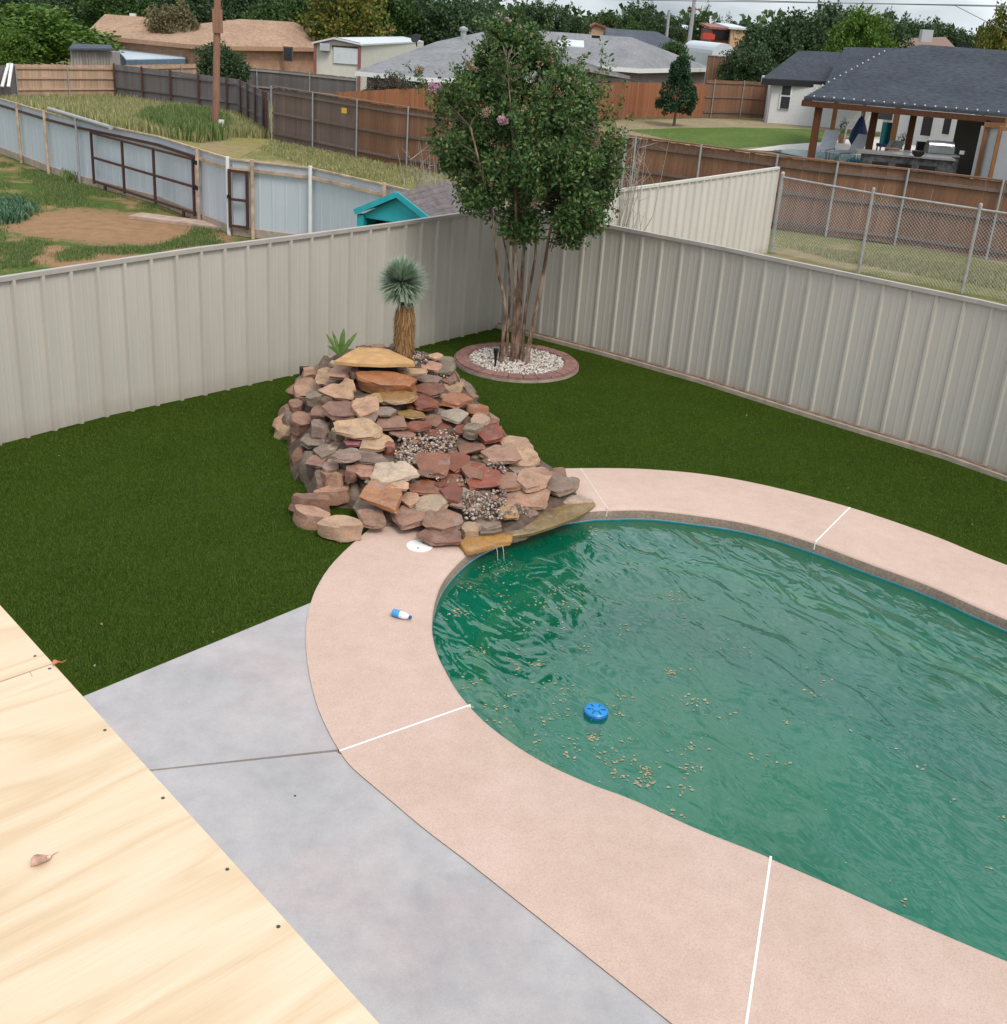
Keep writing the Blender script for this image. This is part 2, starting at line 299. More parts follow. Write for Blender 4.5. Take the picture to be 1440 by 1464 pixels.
M = dict(
    turf=m_turf(), agg=m_aggregate(), edge=m_edge(), conc=m_concrete(), stone=m_stone(), wetstone=m_stone('wet_sandstone', .42, 1),
    cream=m_fence('cream_painted_steel', (.49, .445, .385)), caulk=simple('white_caulk', (.78, .77, .74), .6, .05),
    cap=simple('cream_cap_rail', (.40, .355, .315), .45, .08, 5), curb=simple('fence_kerb', (.36, .29, .225), .85, .2, 8, .2),
    joint=simple('brown_joint', (.36, .27, .20), .9, .2, 20), rust=simple('rusty_steel', (.20, .09, .05), .8, .35, 9, .2), rustline=simple('rust_stain_strip', (.28, .18, .14), .8, .3, 12),
    rustpost=simple('rusty_cream_post', (.46, .33, .23), .75, .35, 5, .2), gatebrown=simple('dark_red_gate_steel', (.075, .028, .022), .6, .2, 8),
    white_steel=m_fence('pale_blue_gray_steel', (.51, .545, .59), (.42, .34, .28)), galv=simple('galvanised_steel', (.36, .37, .38), .45, .12, 8, metal=.3), galvd=simple('dull_galvanised_tube', (.33, .32, .32), .5, .15, 8),
    cedar=m_wood('stained_cedar_picket', (.21, .105, .06), (.22, .15, .11), .4), cedar_o=m_wood('orange_cedar_picket', (.27, .105, .05), (.24, .13, .085), .3), grayfence=m_wood('weathered_gray_picket', (.15, .13, .125), (.21, .185, .175), .5),
    cedar_d=m_wood('dark_weathered_picket', (.165, .115, .095), (.19, .155, .14), .5), newpine=m_wood('pale_pine_picket', (.47, .31, .21), (.35, .25, .18), .3), oldwood=m_wood('old_silver_wood', (.33, .29, .26)),
    post=m_wood('stained_timber', (.095, .038, .018), (.10, .05, .025), .2, .1), postl=m_wood('light_stained_timber', (.25, .12, .055), (.22, .12, .06), .2, .1),
    white=simple('white_painted_brick', (.58, .57, .56), .8, .06, 9, .2), black=simple('black_panel', (.012, .012, .013), .5, .2), glass=simple('dark_window_glass', (.03, .035, .04), .12, .2, spec=.8),
    frame=simple('white_trim', (.72, .71, .69), .6, .05), tan=simple('tan_wall', (.52, .33, .20), .9, .1, 4), redroof=simple('red_metal_roof', (.25, .09, .07), .6), whitemetal=simple('white_metal_sheet', (.56, .58, .60), .5, .06, 4),
    creamwall=simple('cream_metal_wall', (.58, .55, .48), .6, .06, 3), blueroof=simple('pale_blue_metal_roof', (.50, .56, .62), .5, .06), bluewall=simple('slate_blue_wall', (.10, .15, .21), .6),
    roofblack=m_roof('charcoal_shingle', (.036, .040, .050), (.072, .078, .092)), roofgray=m_roof('gray_shingle', (.175, .172, .175), (.27, .265, .27), streak=.5), rooftan=m_roof('tan_shingle', (.25, .155, .10), (.46, .30, .205), streak=.5), roofdark=m_roof('dark_blue_shingle', (.06, .07, .09), (.11, .12, .14)),
    brickred=m_brick('orange_brick', (.50, .25, .13), (.42, .20, .11)), brickdark=m_brick('dark_brick', (.14, .10, .10), (.20, .15, .14), (.25, .22, .2)), siding=simple('pale_siding', (.42, .42, .44), .7, .05, 4),
    brickring=simple('red_paver', (.26, .135, .115), .85, .25, 16, .4, objvar=.18), bark=m_bark(), barkdark=m_wood('dark_bark', (.12, .085, .06), (.2, .16, .13), .5, 0), pole=m_wood('creosoted_pole', (.27, .135, .09), (.3, .2, .15), .3, 0),
    shaggy=leafmat('dry_yucca_skirt', [(0, (.17, .085, .035)), (.5, (.31, .17, .07)), (1, (.44, .28, .13))], .9, .1), slabwood=simple('ochre_sandstone_cap', (.50, .285, .12), .75, .18, 9, .5),
    turq=simple('turquoise_paint', (.025, .37, .41), .6, .12, 5), shingle_old=m_roof('worn_brown_shingle', (.12, .10, .10), (.21, .175, .17)), dark=simple('near_black', (.01, .01, .01), .9, .1), plast=simple('black_plastic', (.014, .014, .015), .5, .1),
    blue=simple('blue_plastic', (.012, .22, .52), .35, .08, 10), blue2=simple('dark_blue_plastic', (.01, .09, .25), .4, .1), lid=simple('white_lid', (.76, .72, .66), .5, .05), liner=simple('aqua_pool_liner', (.03, .42, .36), .35, .15, 3), tileline=simple('aqua_tile_line', (.03, .22, .28), .3, .15, 12), floor=simple('green_pool_floor', (.015, .36, .18), .8, .2, .8), ledge=simple('algae_covered_ledge', (.50, .38, .06), .8, .3, 3),
    leafy=leafmat('crape_leaf', [(0, (.030, .068, .022)), (.3, (.052, .112, .032)), (.62, (.088, .162, .044)), (.86, (.145, .22, .065)), (.965, (.20, .25, .08)), (.98, (.30, .14, .05)), (1, (.20, .11, .06))]),
    petal=leafmat('pink_petal', [(0, (.55, .30, .38)), (1, (.72, .50, .55))]), seed=leafmat('dry_seedhead', [(0, (.28, .20, .13)), (1, (.45, .34, .24))]),
    treeA=leafmat('dark_green_foliage', [(0, (.026, .052, .02)), (.5, (.05, .092, .034)), (1, (.095, .14, .055))]), treeB=leafmat('mid_green_foliage', [(0, (.025, .055, .012)), (.5, (.05, .10, .02)), (1, (.10, .16, .04))]),
    treeC=leafmat('bright_green_foliage', [(0, (.04, .09, .01)), (.5, (.085, .16, .018)), (1, (.15, .24, .04))]), treeD=leafmat('yellowing_foliage', [(0, (.05, .08, .015)), (.5, (.12, .15, .02)), (.8, (.22, .20, .03)), (1, (.28, .16, .05))]),
    treeE=leafmat('olive_foliage', [(0, (.10, .09, .04)), (1, (.24, .20, .10))]), conif=leafmat('pine_needles', [(0, (.014, .04, .02)), (.6, (.03, .075, .032)), (1, (.06, .12, .045))]),
    weed=leafmat('dry_tall_grass', [(0, (.26, .24, .10)), (.4, (.40, .36, .17)), (.68, (.54, .48, .27)), (.8, (.24, .29, .10)), (1, (.16, .23, .07))], .9, .3), weedg=leafmat('green_weeds', [(0, (.09, .14, .04)), (.6, (.16, .22, .07)), (1, (.27, .31, .12))], .9, .3),
    yucca=leafmat('blue_green_blade', [(0, (.17, .235, .155)), (.6, (.31, .40, .30)), (1, (.46, .52, .33))], .5, .15), agave=simple('agave_leaf', (.10, .17, .035), .45, .3, 12), pebw=m_pebble('white_gravel', [(0, (.38, .31, .26)), (.3, (.56, .49, .43)), (.8, (.70, .64, .58)), (1, (.44, .36, .31))], .75),
    peb=m_pebble('river_pebbles', [(0, (.05, .04, .035)), (.3, (.16, .085, .05)), (.5, (.22, .17, .15)), (.68, (.32, .20, .12)), (.88, (.50, .43, .36)), (.94, (.08, .07, .08)), (1, (.40, .29, .19))], .35), litter=leafmat('floating_leaf', [(0, (.28, .22, .12)), (.5, (.40, .33, .21)), (.8, (.36, .22, .12)), (1, (.46, .42, .32))], .7, .1),
    wire=simple('power_cable', (.12, .12, .13), .6), twig=simple('bare_grey_twig', (.36, .31, .27), .9, .2), counterstone=simple('dark_stacked_stone', (.07, .068, .072), .9, .6, 7, .5), granite=simple('speckled_granite', (.22, .21, .21), .3, .4, 40), stainless=simple('stainless_steel', (.30, .31, .32), .3, .06, metal=.7), bulb=simple('clear_glass_bulb', (.50, .52, .55), .2, .03, spec=.8), navy=simple('navy_canvas', (.014, .022, .08), .8, .2), teal=simple('teal_fabric', (.02, .16, .19), .8), lounge=simple('pale_lounger_mesh', (.58, .59, .62), .8, .08), clay=simple('terracotta', (.35, .17, .10), .8), sign=simple('yellow_sign', (.75, .42, .03), .6, .1), red=simple('red_paint', (.5, .05, .03), .5), lawnedge=simple('pale_pool_deck', (.60, .54, .47), .8, .08, 3),
    bottle=simple('clear_plastic', (.75, .80, .85), .12, .05, spec=.8), bluelabel=simple('blue_label', (.06, .30, .60), .4, .08))
yd = [gp(*p) for p in ((150, 322), (90, 365), (190, 330))]
M['yard'] = m_yard('patchy_yard_grass', ((.05, .085, .018), (.085, .13, .03), (.17, .17, .06)), (.34, .20, .115), [(yd[0].x, yd[0].y, 3.2, 2.0), (yd[1].x, yd[1].y, 2.2, 1.0)])
M['field'] = m_yard('dry_field', ((.15, .15, .05), (.27, .24, .09), (.36, .31, .14)), (.30, .21, .13), [], .35)
M['alley'] = m_yard('alley_grass', ((.11, .12, .04), (.20, .19, .075), (.31, .28, .13)), (.34, .26, .16), [], .5)
M['lawn'] = m_yard('mown_lawn', ((.06, .095, .02), (.09, .14, .032), (.125, .175, .045)), (.11, .15, .04), [], .5, 9)
M['ground'] = m_yard('ground_cover', ((.10, .11, .04), (.17, .17, .07), (.26, .23, .11)), (.27, .19, .12), [], .12, 3)
def m_water():
    m = N('murky_green_water'); b = m.noise(.45, 2); r1 = m.noise(4.2, 2.5, .5, stretch=((1, .48, 1), R(31)), dist=.5); r2 = m.noise(12, 2, .5, stretch=((1, .40, 1), R(26)), dist=.3)
    col = m.ramp(b, [(.3, (.002, .120, .062)), (.7, (.003, .155, .096))])
    m.col(col); m.rough(.035); m.p.inputs['IOR'].default_value = 1.42; m.p.inputs['Specular IOR Level'].default_value = 1.0
    big = m.noise(1.1, 2, .5); amp = m.ramp(big, [(.35, (.25, .25, .25)), (.65, (1, 1, 1))])
    h = m.math('ADD', m.math('MULTIPLY', r1, 1.), m.math('MULTIPLY', m.math('MULTIPLY', r2, amp), .13)); bp = m.n('ShaderNodeBump'); bp.inputs['Strength'].default_value = .9; bp.inputs['Distance'].default_value = .042
    m.l(h, bp.inputs['Height']); m.l(bp.outputs[0], m.p.inputs['Normal'])
    tr = m.n('ShaderNodeBsdfTransparent'); tr.inputs[0].default_value = (.5, .95, .72, 1); ms = m.n('ShaderNodeMixShader'); ms.inputs[0].default_value = .64
    m.p.inputs['Specular IOR Level'].default_value = 0; m.l(tr.outputs[0], ms.inputs[1]); m.l(m.p.outputs[0], ms.inputs[2])
    gl = m.n('ShaderNodeBsdfGlossy'); gl.inputs['Roughness'].default_value = .03; m.l(bp.outputs[0], gl.inputs['Normal']); fr = m.n('ShaderNodeFresnel'); fr.inputs['IOR'].default_value = 1.38; m.l(bp.outputs[0], fr.inputs['Normal'])
    m2 = m.n('ShaderNodeMixShader'); m.l(m.math('MULTIPLY', fr.outputs[0], 2.3), m2.inputs[0]); m.l(ms.outputs[0], m2.inputs[1]); m.l(gl.outputs[0], m2.inputs[2]); m.l(m2.outputs[0], m.out.inputs['Surface']); return m.m
M['water'] = m_water()
M['farwater'] = simple('neighbour_pool_water', (.05, .28, .33), .1, .1)

# ------------------------------------------------------------------ curves of pool and coping
inner_px = [(1155, 1250), (1087, 1220), (1000, 1186), (907, 1144), (843, 1120), (780, 1091), (733, 1062), (691, 1029), (657, 991), (636, 956), (623, 926), (618, 894), (623, 857), (638, 824), (674, 788), (720, 765), (780, 742), (840, 731), (874, 729), (931, 729), (1009, 738), (1078, 750), (1156, 773), (1238, 803), (1330, 837), (1440, 885)]
outer_px = [(682, 1245), (610, 1190), (560, 1148), (505, 1101), (485.6, 1076), (466.6, 1042), (450, 1000), (439, 945), (438, 894), (445, 862), (455, 838), (475, 808), (511, 773), (560, 735), (630, 702), (700, 683), (780, 673), (830, 671), (917, 672), (1009, 680), (1101, 697), (1215, 727), (1330, 766), (1440, 810)]
I = [gp(*p) for p in inner_px]; O = [gp(*p) for p in outer_px]
d1 = (I[-1] - I[-3]).normalized(); d2 = (I[0] - I[2]).normalized()
I = [I[0] + d2 * 3.6 + Vector((.5, .25, 0)), I[0] + d2 * 1.7] + I + [I[-1] + d1 * 1.6, I[-1] + d1 * 3.0 + Vector((-.25, -.5, 0)), ]
mid = (I[0] + I[-1]) / 2 + (d1 + d2).normalized() * 1.3; I = I + [mid + Vector((.5, .5, 0)), mid]
e1 = (O[-1] - O[-3]).normalized(); e2 = (O[0] - O[2]).normalized()
O = [O[0] + e2 * 4.2, O[0] + e2 * 2.2, O[0] + e2 * .9] + O + [O[-1] + e1 * 2, O[-1] + e1 * 4]
Iloop = spline(I + [I[0]], 8)[:-1]; Ol = spline(O, 8)
def z_(p, z): return Vector((p[0], p[1], z))
def flat(name, outer, holes, z, mat, parent=None, th=0):
    loops = [[z_(p, z) for p in outer]] + [[z_(p, z) for p in h] for h in holes]; vs = [p for l in loops for p in l]
    tr = tessellate_polygon(loops); b = MB(); fs = []
    for t in tr:
        a, c, d = (vs[i] for i in t)
        fs.append(tuple(t) if (c - a).cross(d - a).z > 0 else tuple(reversed(t)))
    b.add(vs, fs)
    if th:
        n0 = 0
        for l in loops:
            k = len(l); b.add([p for p in l] + [z_(p, z - th) for p in l], [(i, (i + 1) % k, k + (i + 1) % k, k + i) for i in range(k)])
    return b.build(name, mat, parent)

# far ground with a hole where the pool is dug
tag(flat('ground', [(-900, -300), (900, -300), (900, 1500), (-900, 1500)], [Iloop], -.05, M['ground']), kind='structure')
C0 = Vector((-.22, 17.4, 0))                                   # corner of the cream fence
lf = [gp(*p) for p in ((0, 635), (156.8, 593.6), (290.7, 564.4), (410, 537.8), (560, 505))]
lf = [lf[0] + (lf[0] - lf[2]).normalized() * 5.5] + lf + [C0]
rf = [C0] + [gp(*p) for p in ((866, 507), (1000, 545), (1126.7, 585), (1231, 617.5), (1350, 653), (1440, 685))]
rf = rf + [rf[-1] + (rf[-1] - rf[-3]).normalized() * 5]
# turf fills the fenced yard up to coping and patio
near = Vector((-10.5, 2.2, 0))
tA = gp(128, 993); tB = gp(446, 862)
dirp = (tB - tA).normalized()
jb = min(range(len(Ol)), key=lambda i: (Ol[i] - tB).length)
turf = [p for p in lf] + rf[1:] + [Ol[-1] + Vector((2.5, -.5, 0))] + [Ol[k] for k in range(len(Ol) - 1, jb - 1, -1)] + [tB - dirp * t for t in (.05, 2, 5, 9)]
tag(flat('artificial_turf', turf, [], 0., M['turf']), 'short dark green artificial turf filling the fenced yard', None, kind='structure')
# grey patio slabs, split by one joint
ja, jb2 = gp(225, 1102), gp(484, 1075); k2 = min(range(len(Ol)), key=lambda i: (Ol[i] - jb2).length); jd = (ja - jb2).normalized()
pat = tag(bpy.data.objects.new('patio', None), kind='structure'); COL.objects.link(pat)
g = .006; perp = Vector((-jd.y, jd.x, 0)); perp = perp if perp.y > 0 else -perp
up = [tB - dirp * t for t in (0, 2, 5, 9)] + [jb2 + jd * t + perp * g for t in (9, 5, 2)] + [Ol[k] for k in range(k2 + 1, jb)]
flat('concrete_slab', up, [], .006, M['conc'], pat, .1)
lowp = [jb2 + jd * t - perp * g for t in (0.02, 2, 5, 9)] + [Vector((-9, -3, 0)), Vector((Ol[0].x + 1.2, -3, 0))] + [Ol[k] for k in range(0, k2 - 0)]
flat('concrete_slab', lowp, [], .006, M['conc'], pat, .1)
MB().beam(z_(jb2, -.004), z_(jb2 + jd * 9, -.004), .012, .008).build('joint_filler', M['joint'], pat)
MB().lathe(gp(422, 1138, .0065), [(.007, 0), (.007, .002)], 12).build('drill_hole', M['dark'], pat)

# ------------------------------------------------------------------ coping slabs with white joints
pool = thing('swimming_pool', 'free-form swimming pool of murky green water with pink aggregate coping', 'pool', (2.5, 7.5, 0))
def near_i(Lp, p): return min(range(len(Lp)), key=lambda i: (Lp[i] - p).length)
jo = [((1080, 1249), None), ((665, 1010), (485.6, 1076)), ((872, 735), (835, 672)), ((1160, 778), (1215, 728))]
ji = [near_i(Iloop, gp(*a)) for a, b in jo]
jo_i = [near_i(Ol, gp(*b)) if b else None for a, b in jo]
# joint 0 leaves downwards out of the photo
p0 = gp(1080, 1249); q0 = p0 + (gp(1086, 1226) - p0) * 0 + Vector((-.22, -1.0, 0)) * 1.35; jo_i[0] = near_i(Ol, q0)
nI = len(Iloop); endI = near_i(Iloop, I[-3])
def strip(i0, i1, o0, o1, z=.014, m=40):
    def samp(Lp, a, b):
        out = []
        for k in range(m + 1):
            t = a + (b - a) * k / m; i = int(t); fr = t - i; out.append(Lp[i % len(Lp)].lerp(Lp[(i + 1) % len(Lp)], fr) if fr > 1e-6 else Lp[i % len(Lp)])
        return out
    A = samp(Iloop, i0, i1); B = samp(Ol, o0, o1); b = MB(); n = m + 1; cuts = [0, .02, .035, .05]
    rows = [(0., -.104), (0., -.012), (.012, .006), (.035, z), (1., z), (1., -.08)]
    vs = []
    for k in range(n):
        w = (B[k] - A[k]).length; dd = (B[k] - A[k]).normalized()
        for f_, zz in rows: vs.append(z_(A[k] + (dd * f_ if f_ < .5 else (B[k] - A[k])), zz))
    r = len(rows); fs = []
    for k in range(n - 1):
        for j in range(r - 1): fs.append((k * r + j, k * r + j + 1, (k + 1) * r + j + 1, (k + 1) * r + j))
    fs += [tuple(range(r - 1, -1, -1)), tuple((n - 1) * r + j for j in range(r))]
    return b.add(vs, fs)
tot_i = [0 + 1] + ji + [endI]; tot_o = [0] + jo_i + [len(Ol) - 1]
for k in range(5):
    gi = .045
    o = strip(tot_i[k] + (gi if k else 0), tot_i[k + 1] - gi, tot_o[k] + (gi if k else 0), tot_o[k + 1] - gi).build('coping_slab', M['agg'], pool, 50)
    o.data.materials.append(M['edge'])
    for pl in o.data.polygons:
        c = pl.center
        if abs(pl.normal.z) < .5 and c.z < 0: pl.material_index = 1
for k in range(4):
    a, b_ = Iloop[ji[k]], Ol[jo_i[k]]
    MB().beam(z_(a, -.03) , z_(b_, -.03), .014, .0915).build('caulk_joint', M['caulk'] if k != 2 else simple('thin_pale_joint', (.62, .52, .46)), pool)
# basin, ledge, tile line
def wall(Lp, z0, z1, name, mat, inset=0., th=.0):
    k = len(Lp); c = sum(Lp, Vector()) / k; P = [p + (Vector((c.x, c.y, 0)) - z_(p, 0)).normalized() * inset for p in Lp]
    return MB().add([z_(p, z0) for p in P] + [z_(p, z1) for p in P], [(i, (i + 1) % k, k + (i + 1) % k, k + i) for i in range(k)]).build(name, mat, pool, 60)
wall(Iloop, -1.6, -.138, 'basin_wall', M['liner'], .0)
wall(Iloop, -.138, -.1035, 'tile_line', M['tileline'], .004)
cI = sum(Iloop, Vector()) / nI
def shrink(d):
    P = []
    for i in range(nI):
        t = (Iloop[(i + 1) % nI] - Iloop[i - 1]).normalized(); n_ = Vector((-t.y, t.x, 0)); n_ = n_ if n_.dot(cI - Iloop[i]) > 0 else -n_; P.append(Iloop[i] + n_ * d)
    return P
led = shrink(.34); led0 = shrink(.0)
b = MB(); b.add([z_(p, -.50) for p in shrink(0)] + [z_(p, -.46) for p in shrink(.36)], [(i, (i + 1) % nI, nI + (i + 1) % nI, nI + i) for i in range(nI)]); b.build('bench', M['floor'], pool); led0 = shrink(.36); led = shrink(.50)
b = MB(); k = nI; b.add([z_(p, -.42) for p in led0] + [z_(p, -.42) for p in led] + [z_(p, -.85) for p in led], [(i, (i + 1) % k, k + (i + 1) % k, k + i) for i in range(k)] + [(k + i, k + (i + 1) % k, 2 * k + (i + 1) % k, 2 * k + i) for i in range(k)])
b.build('ledge', M['ledge'], pool)
flat('basin_floor', Iloop, [], -1.55, M['floor'], pool)
WZ = -.118
tag(flat('water', [p for p in Iloop], [], WZ, M['water']), 'murky green pool water rippling under a cloudy sky', kind='structure')

# ------------------------------------------------------------------ cream ribbed steel fence
def resample(P, step, start=0.):
    out = []; acc = start; tot = 0
    for i in range(len(P) - 1):
        l = (P[i + 1] - P[i]).length
        while acc <= tot + l + 1e-9:
            out.append(P[i].lerp(P[i + 1], (acc - tot) / l)); acc += step
        tot += l
    if (out[-1] - P[-1]).length > .04: out.append(P[-1].copy())
    return out, tot
def hfun(P, hs):                          # height along the line from matching list
    cum = [0]
    for i in range(len(P) - 1): cum.append(cum[-1] + (P[i + 1] - P[i]).length)
    return lambda s: float(np.interp(s, cum, hs))
def ribbed(parent, P, hs, side, mat, capm, step=.3328, start=0., kerb=0., z0=0.03, rib=.042, cap=True, minor=True, flip=False, ribw=(.066, .03)):
    """one panel per pan-and-rib; side = unit sign of the face normal the ribs stand on"""
    pts, tot = resample(P, step, start); hf = hfun(P, hs); s = start
    if start > .04: pts = [P[0].copy()] + pts; s = 0.
    for a, b_ in zip(pts[:-1], pts[1:]):
        d = (b_ - a); w = d.length; d.normalize(); n = Vector((-d.y, d.x, 0)) * side
        if w < .07: continue
        h0, h1 = hf(s), hf(s + w); s += w; mb = MB()
        prof = [(0, rib), (ribw[1] / 2, rib), (ribw[0] / 2, 0)]
        if minor and w > .25: prof += [(w * .36, 0), (w * .36 + .008, .0025), (w * .36 + .028, .0025), (w * .36 + .036, 0), (w * .62, 0), (w * .62 + .008, .0025), (w * .62 + .028, .0025), (w * .62 + .036, 0)]
        prof += [(w - ribw[0] / 2, 0), (w - ribw[1] / 2, rib), (w - .001, rib)]
        k = len(prof); jz = random.uniform(-.004, .004)
        def col(z, hh): return [z_(a + d * x + n * (y + .0), z(x)) for x, y in prof]
        bot = col(lambda x: z0, 0); top = col(lambda x: h0 + (h1 - h0) * x / w - .012, 0)
        back = [p - n * .003 for p in bot], [p - n * .003 for p in top]
        fs = []
        for j in range(k - 1):
            fs.append((j, j + 1, k + j + 1, k + j)); fs.append((2 * k + j + 1, 2 * k + j, 3 * k + j, 3 * k + j + 1))
        mb.add(bot + top + back[0] + back[1], fs + [(k - 1, 2 * k + k - 1, 3 * k + k - 1, k + k - 1), (0, k, 3 * k, 2 * k)])
        mb.build('metal_panel', mat, parent)
    if cap:
        for i in range(len(P) - 1):
            cum = sum((P[j + 1] - P[j]).length for j in range(i)); l = (P[i + 1] - P[i]).length; d = (P[i + 1] - P[i]).normalized(); n = Vector((-d.y, d.x, 0)) * side
            a = z_(P[i] + n * .012, hf(cum) - .012); b2 = z_(P[i + 1] + n * .012, hf(cum + l) - .012)
            MB().beam(a, b2, .062, .05).build('cap_rail', capm, parent)
    if kerb:
        for i in range(len(P) - 1):
            d = (P[i + 1] - P[i]).normalized(); n = Vector((-d.y, d.x, 0)) * side
            MB().beam(z_(P[i] + n * .055, kerb / 2 - .01), z_(P[i + 1] + n * .055, kerb / 2 - .01), .07, kerb + .02).build('kerb', M['curb'], parent)
            MB().beam(z_(P[i] + n * .035, kerb + .012), z_(P[i + 1] + n * .035, kerb + .012), .016, .024).build('bottom_trim', M['rustline'], parent)
f1 = thing('steel_fence', 'cream ribbed steel fence left of the crape myrtle, behind the rock waterfall', 'fence', tuple(lf[3]))
hl = [1.79, 1.79, 1.80, 1.84, 1.85, 1.88, 1.92]
ribbed(f1, lf, hl, -1, M['cream'], M['cap'], start=.16, z0=-.01)
f2 = thing('steel_fence', 'cream ribbed steel fence with a kerb, right of the crape myrtle', 'fence', tuple(rf[3]))
hr = [1.92] + [1.92, 1.93, 1.94, 1.95, 1.95, 1.96, 1.97]
ribbed(f2, rf, hr, -1, M['cream'], M['cap'], start=.12, kerb=.055, z0=.075, rib=.024)
# posts behind both
for P, f_ in ((lf, f1), (rf, f2)):
    pts, _ = resample(P, 2.4, .3)
    for p in pts[:-1]:
        i = min(range(len(P) - 1), key=lambda j: ((P[j] + P[j + 1]) / 2 - p).length); d = (P[i + 1] - P[i]).normalized(); n = Vector((-d.y, d.x, 0))
        MB().box(z_(p + n * .05, .9), (.05, .05, 1.72), math.atan2(d.y, d.x)).build('post', M['galvd'], f_)
# the same kind of fence going on beyond the corner
D = [C0 + (gp(884, 271, 1.95) - C0).normalized() * .08, gp(884, 271, 1.95), gp(1000, 255, 1.95), gp(1113, 239, 1.95)]; D = [z_(p, 0) for p in D]
M['cream2'] = m_fence('pale_cream_painted_steel', (.60, .56, .505))
f3 = thing('steel_fence', 'pale cream ribbed steel fence beyond the right-hand fence, ending beside the chain-link fence', 'fence', tuple(D[2]))
ribbed(f3, D, [1.93, 1.95, 1.95, 1.95], -1, M['cream2'], M['cream2'], step=.30, start=0, rib=.045, ribw=(.05, .02))
# ------------------------------------------------------------------ neighbour yard ground sheets
wf_px = [(0, 217.5), (37, 232), (75, 247), (121, 262), (184, 279), (232, 292), (291, 317), (335, 335)]
wf = [gp(*p) for p in wf_px]; wf = [wf[0] + (wf[0] - wf[2]).normalized() * 9] + wf + [z_(gp(447, 240, 1.55), 0), z_(gp(552, 264, 1.55), 0), z_(gp(625, 281, 1.55), 0)]
tag(flat('neighbour_yard', [lf[0] + Vector((-9, 0, 0))] + [p + Vector((-.02, .03, 0)) for p in lf] + [Vector((1.4, 20.3, 0))] + [p for p in reversed(wf)], [], -.02, M['yard']), kind='structure')
aA = [gp(391, 200), gp(458, 214), gp(561, 236), z_(gp(912, 196, 1.83), 0), z_(gp(1005, 208, 1.83), 0), z_(gp(1114, 222.5, 1.83), 0), z_(gp(1200, 232.5, 1.83), 0), z_(gp(1301, 242.6, 1.83), 0), z_(gp(1436, 259, 1.83), 0)]
aA = aA + [aA[-1] + (aA[-1] - aA[-3]).normalized() * 6]
tag(flat('alley', [p + Vector((0, .02, 0)) for p in wf] + [D[1], D[2], D[3], rf[0] + Vector((.1, .1, 0))] + [p + Vector((.1, .1, 0)) for p in rf[1:]] + [aA[-1]] + list(reversed(aA)) + [Vector((-24, 39, 0))], [], -.03, M['alley']), kind='structure')
g_c = gp(165, 92, 1.55); g_c.z = 0
tag(flat('dry_field', [wf[0] + Vector((-8, 0, 0))] + [p + Vector((0, .05, 0)) for p in wf[:7]] + [aA[0] + Vector((0, -2.5, 0)), aA[0] + Vector((.3, .5, 0)), g_c + Vector((.5, 1, 0)), Vector((-45, 52, 0))], [], -.022, M['field']), kind='structure')

# ------------------------------------------------------------------ pale steel fence with gates
wfe = thing('corrugated_fence', 'pale blue-grey steel fence with rusty posts and rail at the back of the neighbouring yard', 'fence', tuple(wf[4]))
hw = [1.55] * len(wf)
ribbed(wfe, wf, hw, -1, M['white_steel'], M['rustpost'], step=.30, z0=.17, rib=.008, cap=False, minor=False, ribw=(.05, .02))
for i in range(len(wf) - 1):
    d = (wf[i + 1] - wf[i]).normalized(); n = Vector((d.y, -d.x, 0))
    MB().beam(z_(wf[i] + n * .03, 1.55), z_(wf[i + 1] + n * .03, 1.55), .05, .03).build('top_trim', M['rustpost'], wfe)
    MB().beam(z_(wf[i] + n * .06, 1.37), z_(wf[i + 1] + n * .06, 1.37), .04, .06).build('rail', M['rustpost'] if i > 6 else M['gatebrown'], wfe)
    MB().beam(z_(wf[i], .08), z_(wf[i + 1], .08), .10, .18).build('kerb', M['curb'], wfe)
def wfp(u):                                # point on that fence under photo column u
    best = None
    for i in range(len(wf) - 1):
        for k in range(40):
            p = wf[i].lerp(wf[i + 1], k / 40); q = proj(p)
            if best is None or abs(q[0] - u) < best[0]: best = (abs(q[0] - u), p, (wf[i + 1] - wf[i]).normalized())
    return best[1], best[2]
def proj(P):
    Z = P[2] - H; d = P[1] * cp - Z * sp; x = P[0] / d; y = -(Z * cp + P[1] * sp) / d
    x, y = x * cr - y * sr, x * sr + y * cr; return CX + F * x, CY + F * y
for u, mat in ((-60, 'rustpost'), (-18, 'rustpost'), (36, 'rustpost'), (75, 'rustpost'), (120, 'galvd'), (291, 'rustpost'), (334, 'frame'), (366, 'rustpost'), (448, 'frame'), (552, 'rustpost')):
    p, d = wfp(u); n = Vector((d.y, -d.x, 0)); MB().tube([z_(p + n * .1, -.02), z_(p + n * .1, 1.6)], .04 if mat != 'galvd' else .03, 10).build('post', M[mat], wfe, 50)
ga, gb = wfp(142)[0], wfp(287)[0]; gd = (gb - ga).normalized(); gn = Vector((gd.y, -gd.x, 0)); gl = (gb - ga).length
gate = thing('double_gate', 'large dark red steel frame gate with six bays in the pale steel fence', 'gate', tuple(z_((ga + gb) / 2 + gn * .13, 0)))
for z in (.16, .74, 1.33): MB().beam(z_(ga + gn * .13, z), z_(gb + gn * .13, z), .045, .05).build('rail', M['gatebrown'], gate)
for t in (0, .33, .64, 1): MB().beam(z_(ga + gd * gl * t + gn * .134, .10), z_(ga + gd * gl * t + gn * .134, 1.36), .05, .05, up=tuple(gn)).build('upright', M['gatebrown'], gate)
for t in (.12, .9): MB().box(z_(ga + gd * gl * t + gn * .13, .07), (.06, .06, .14)).build('foot', M['gatebrown'], gate)
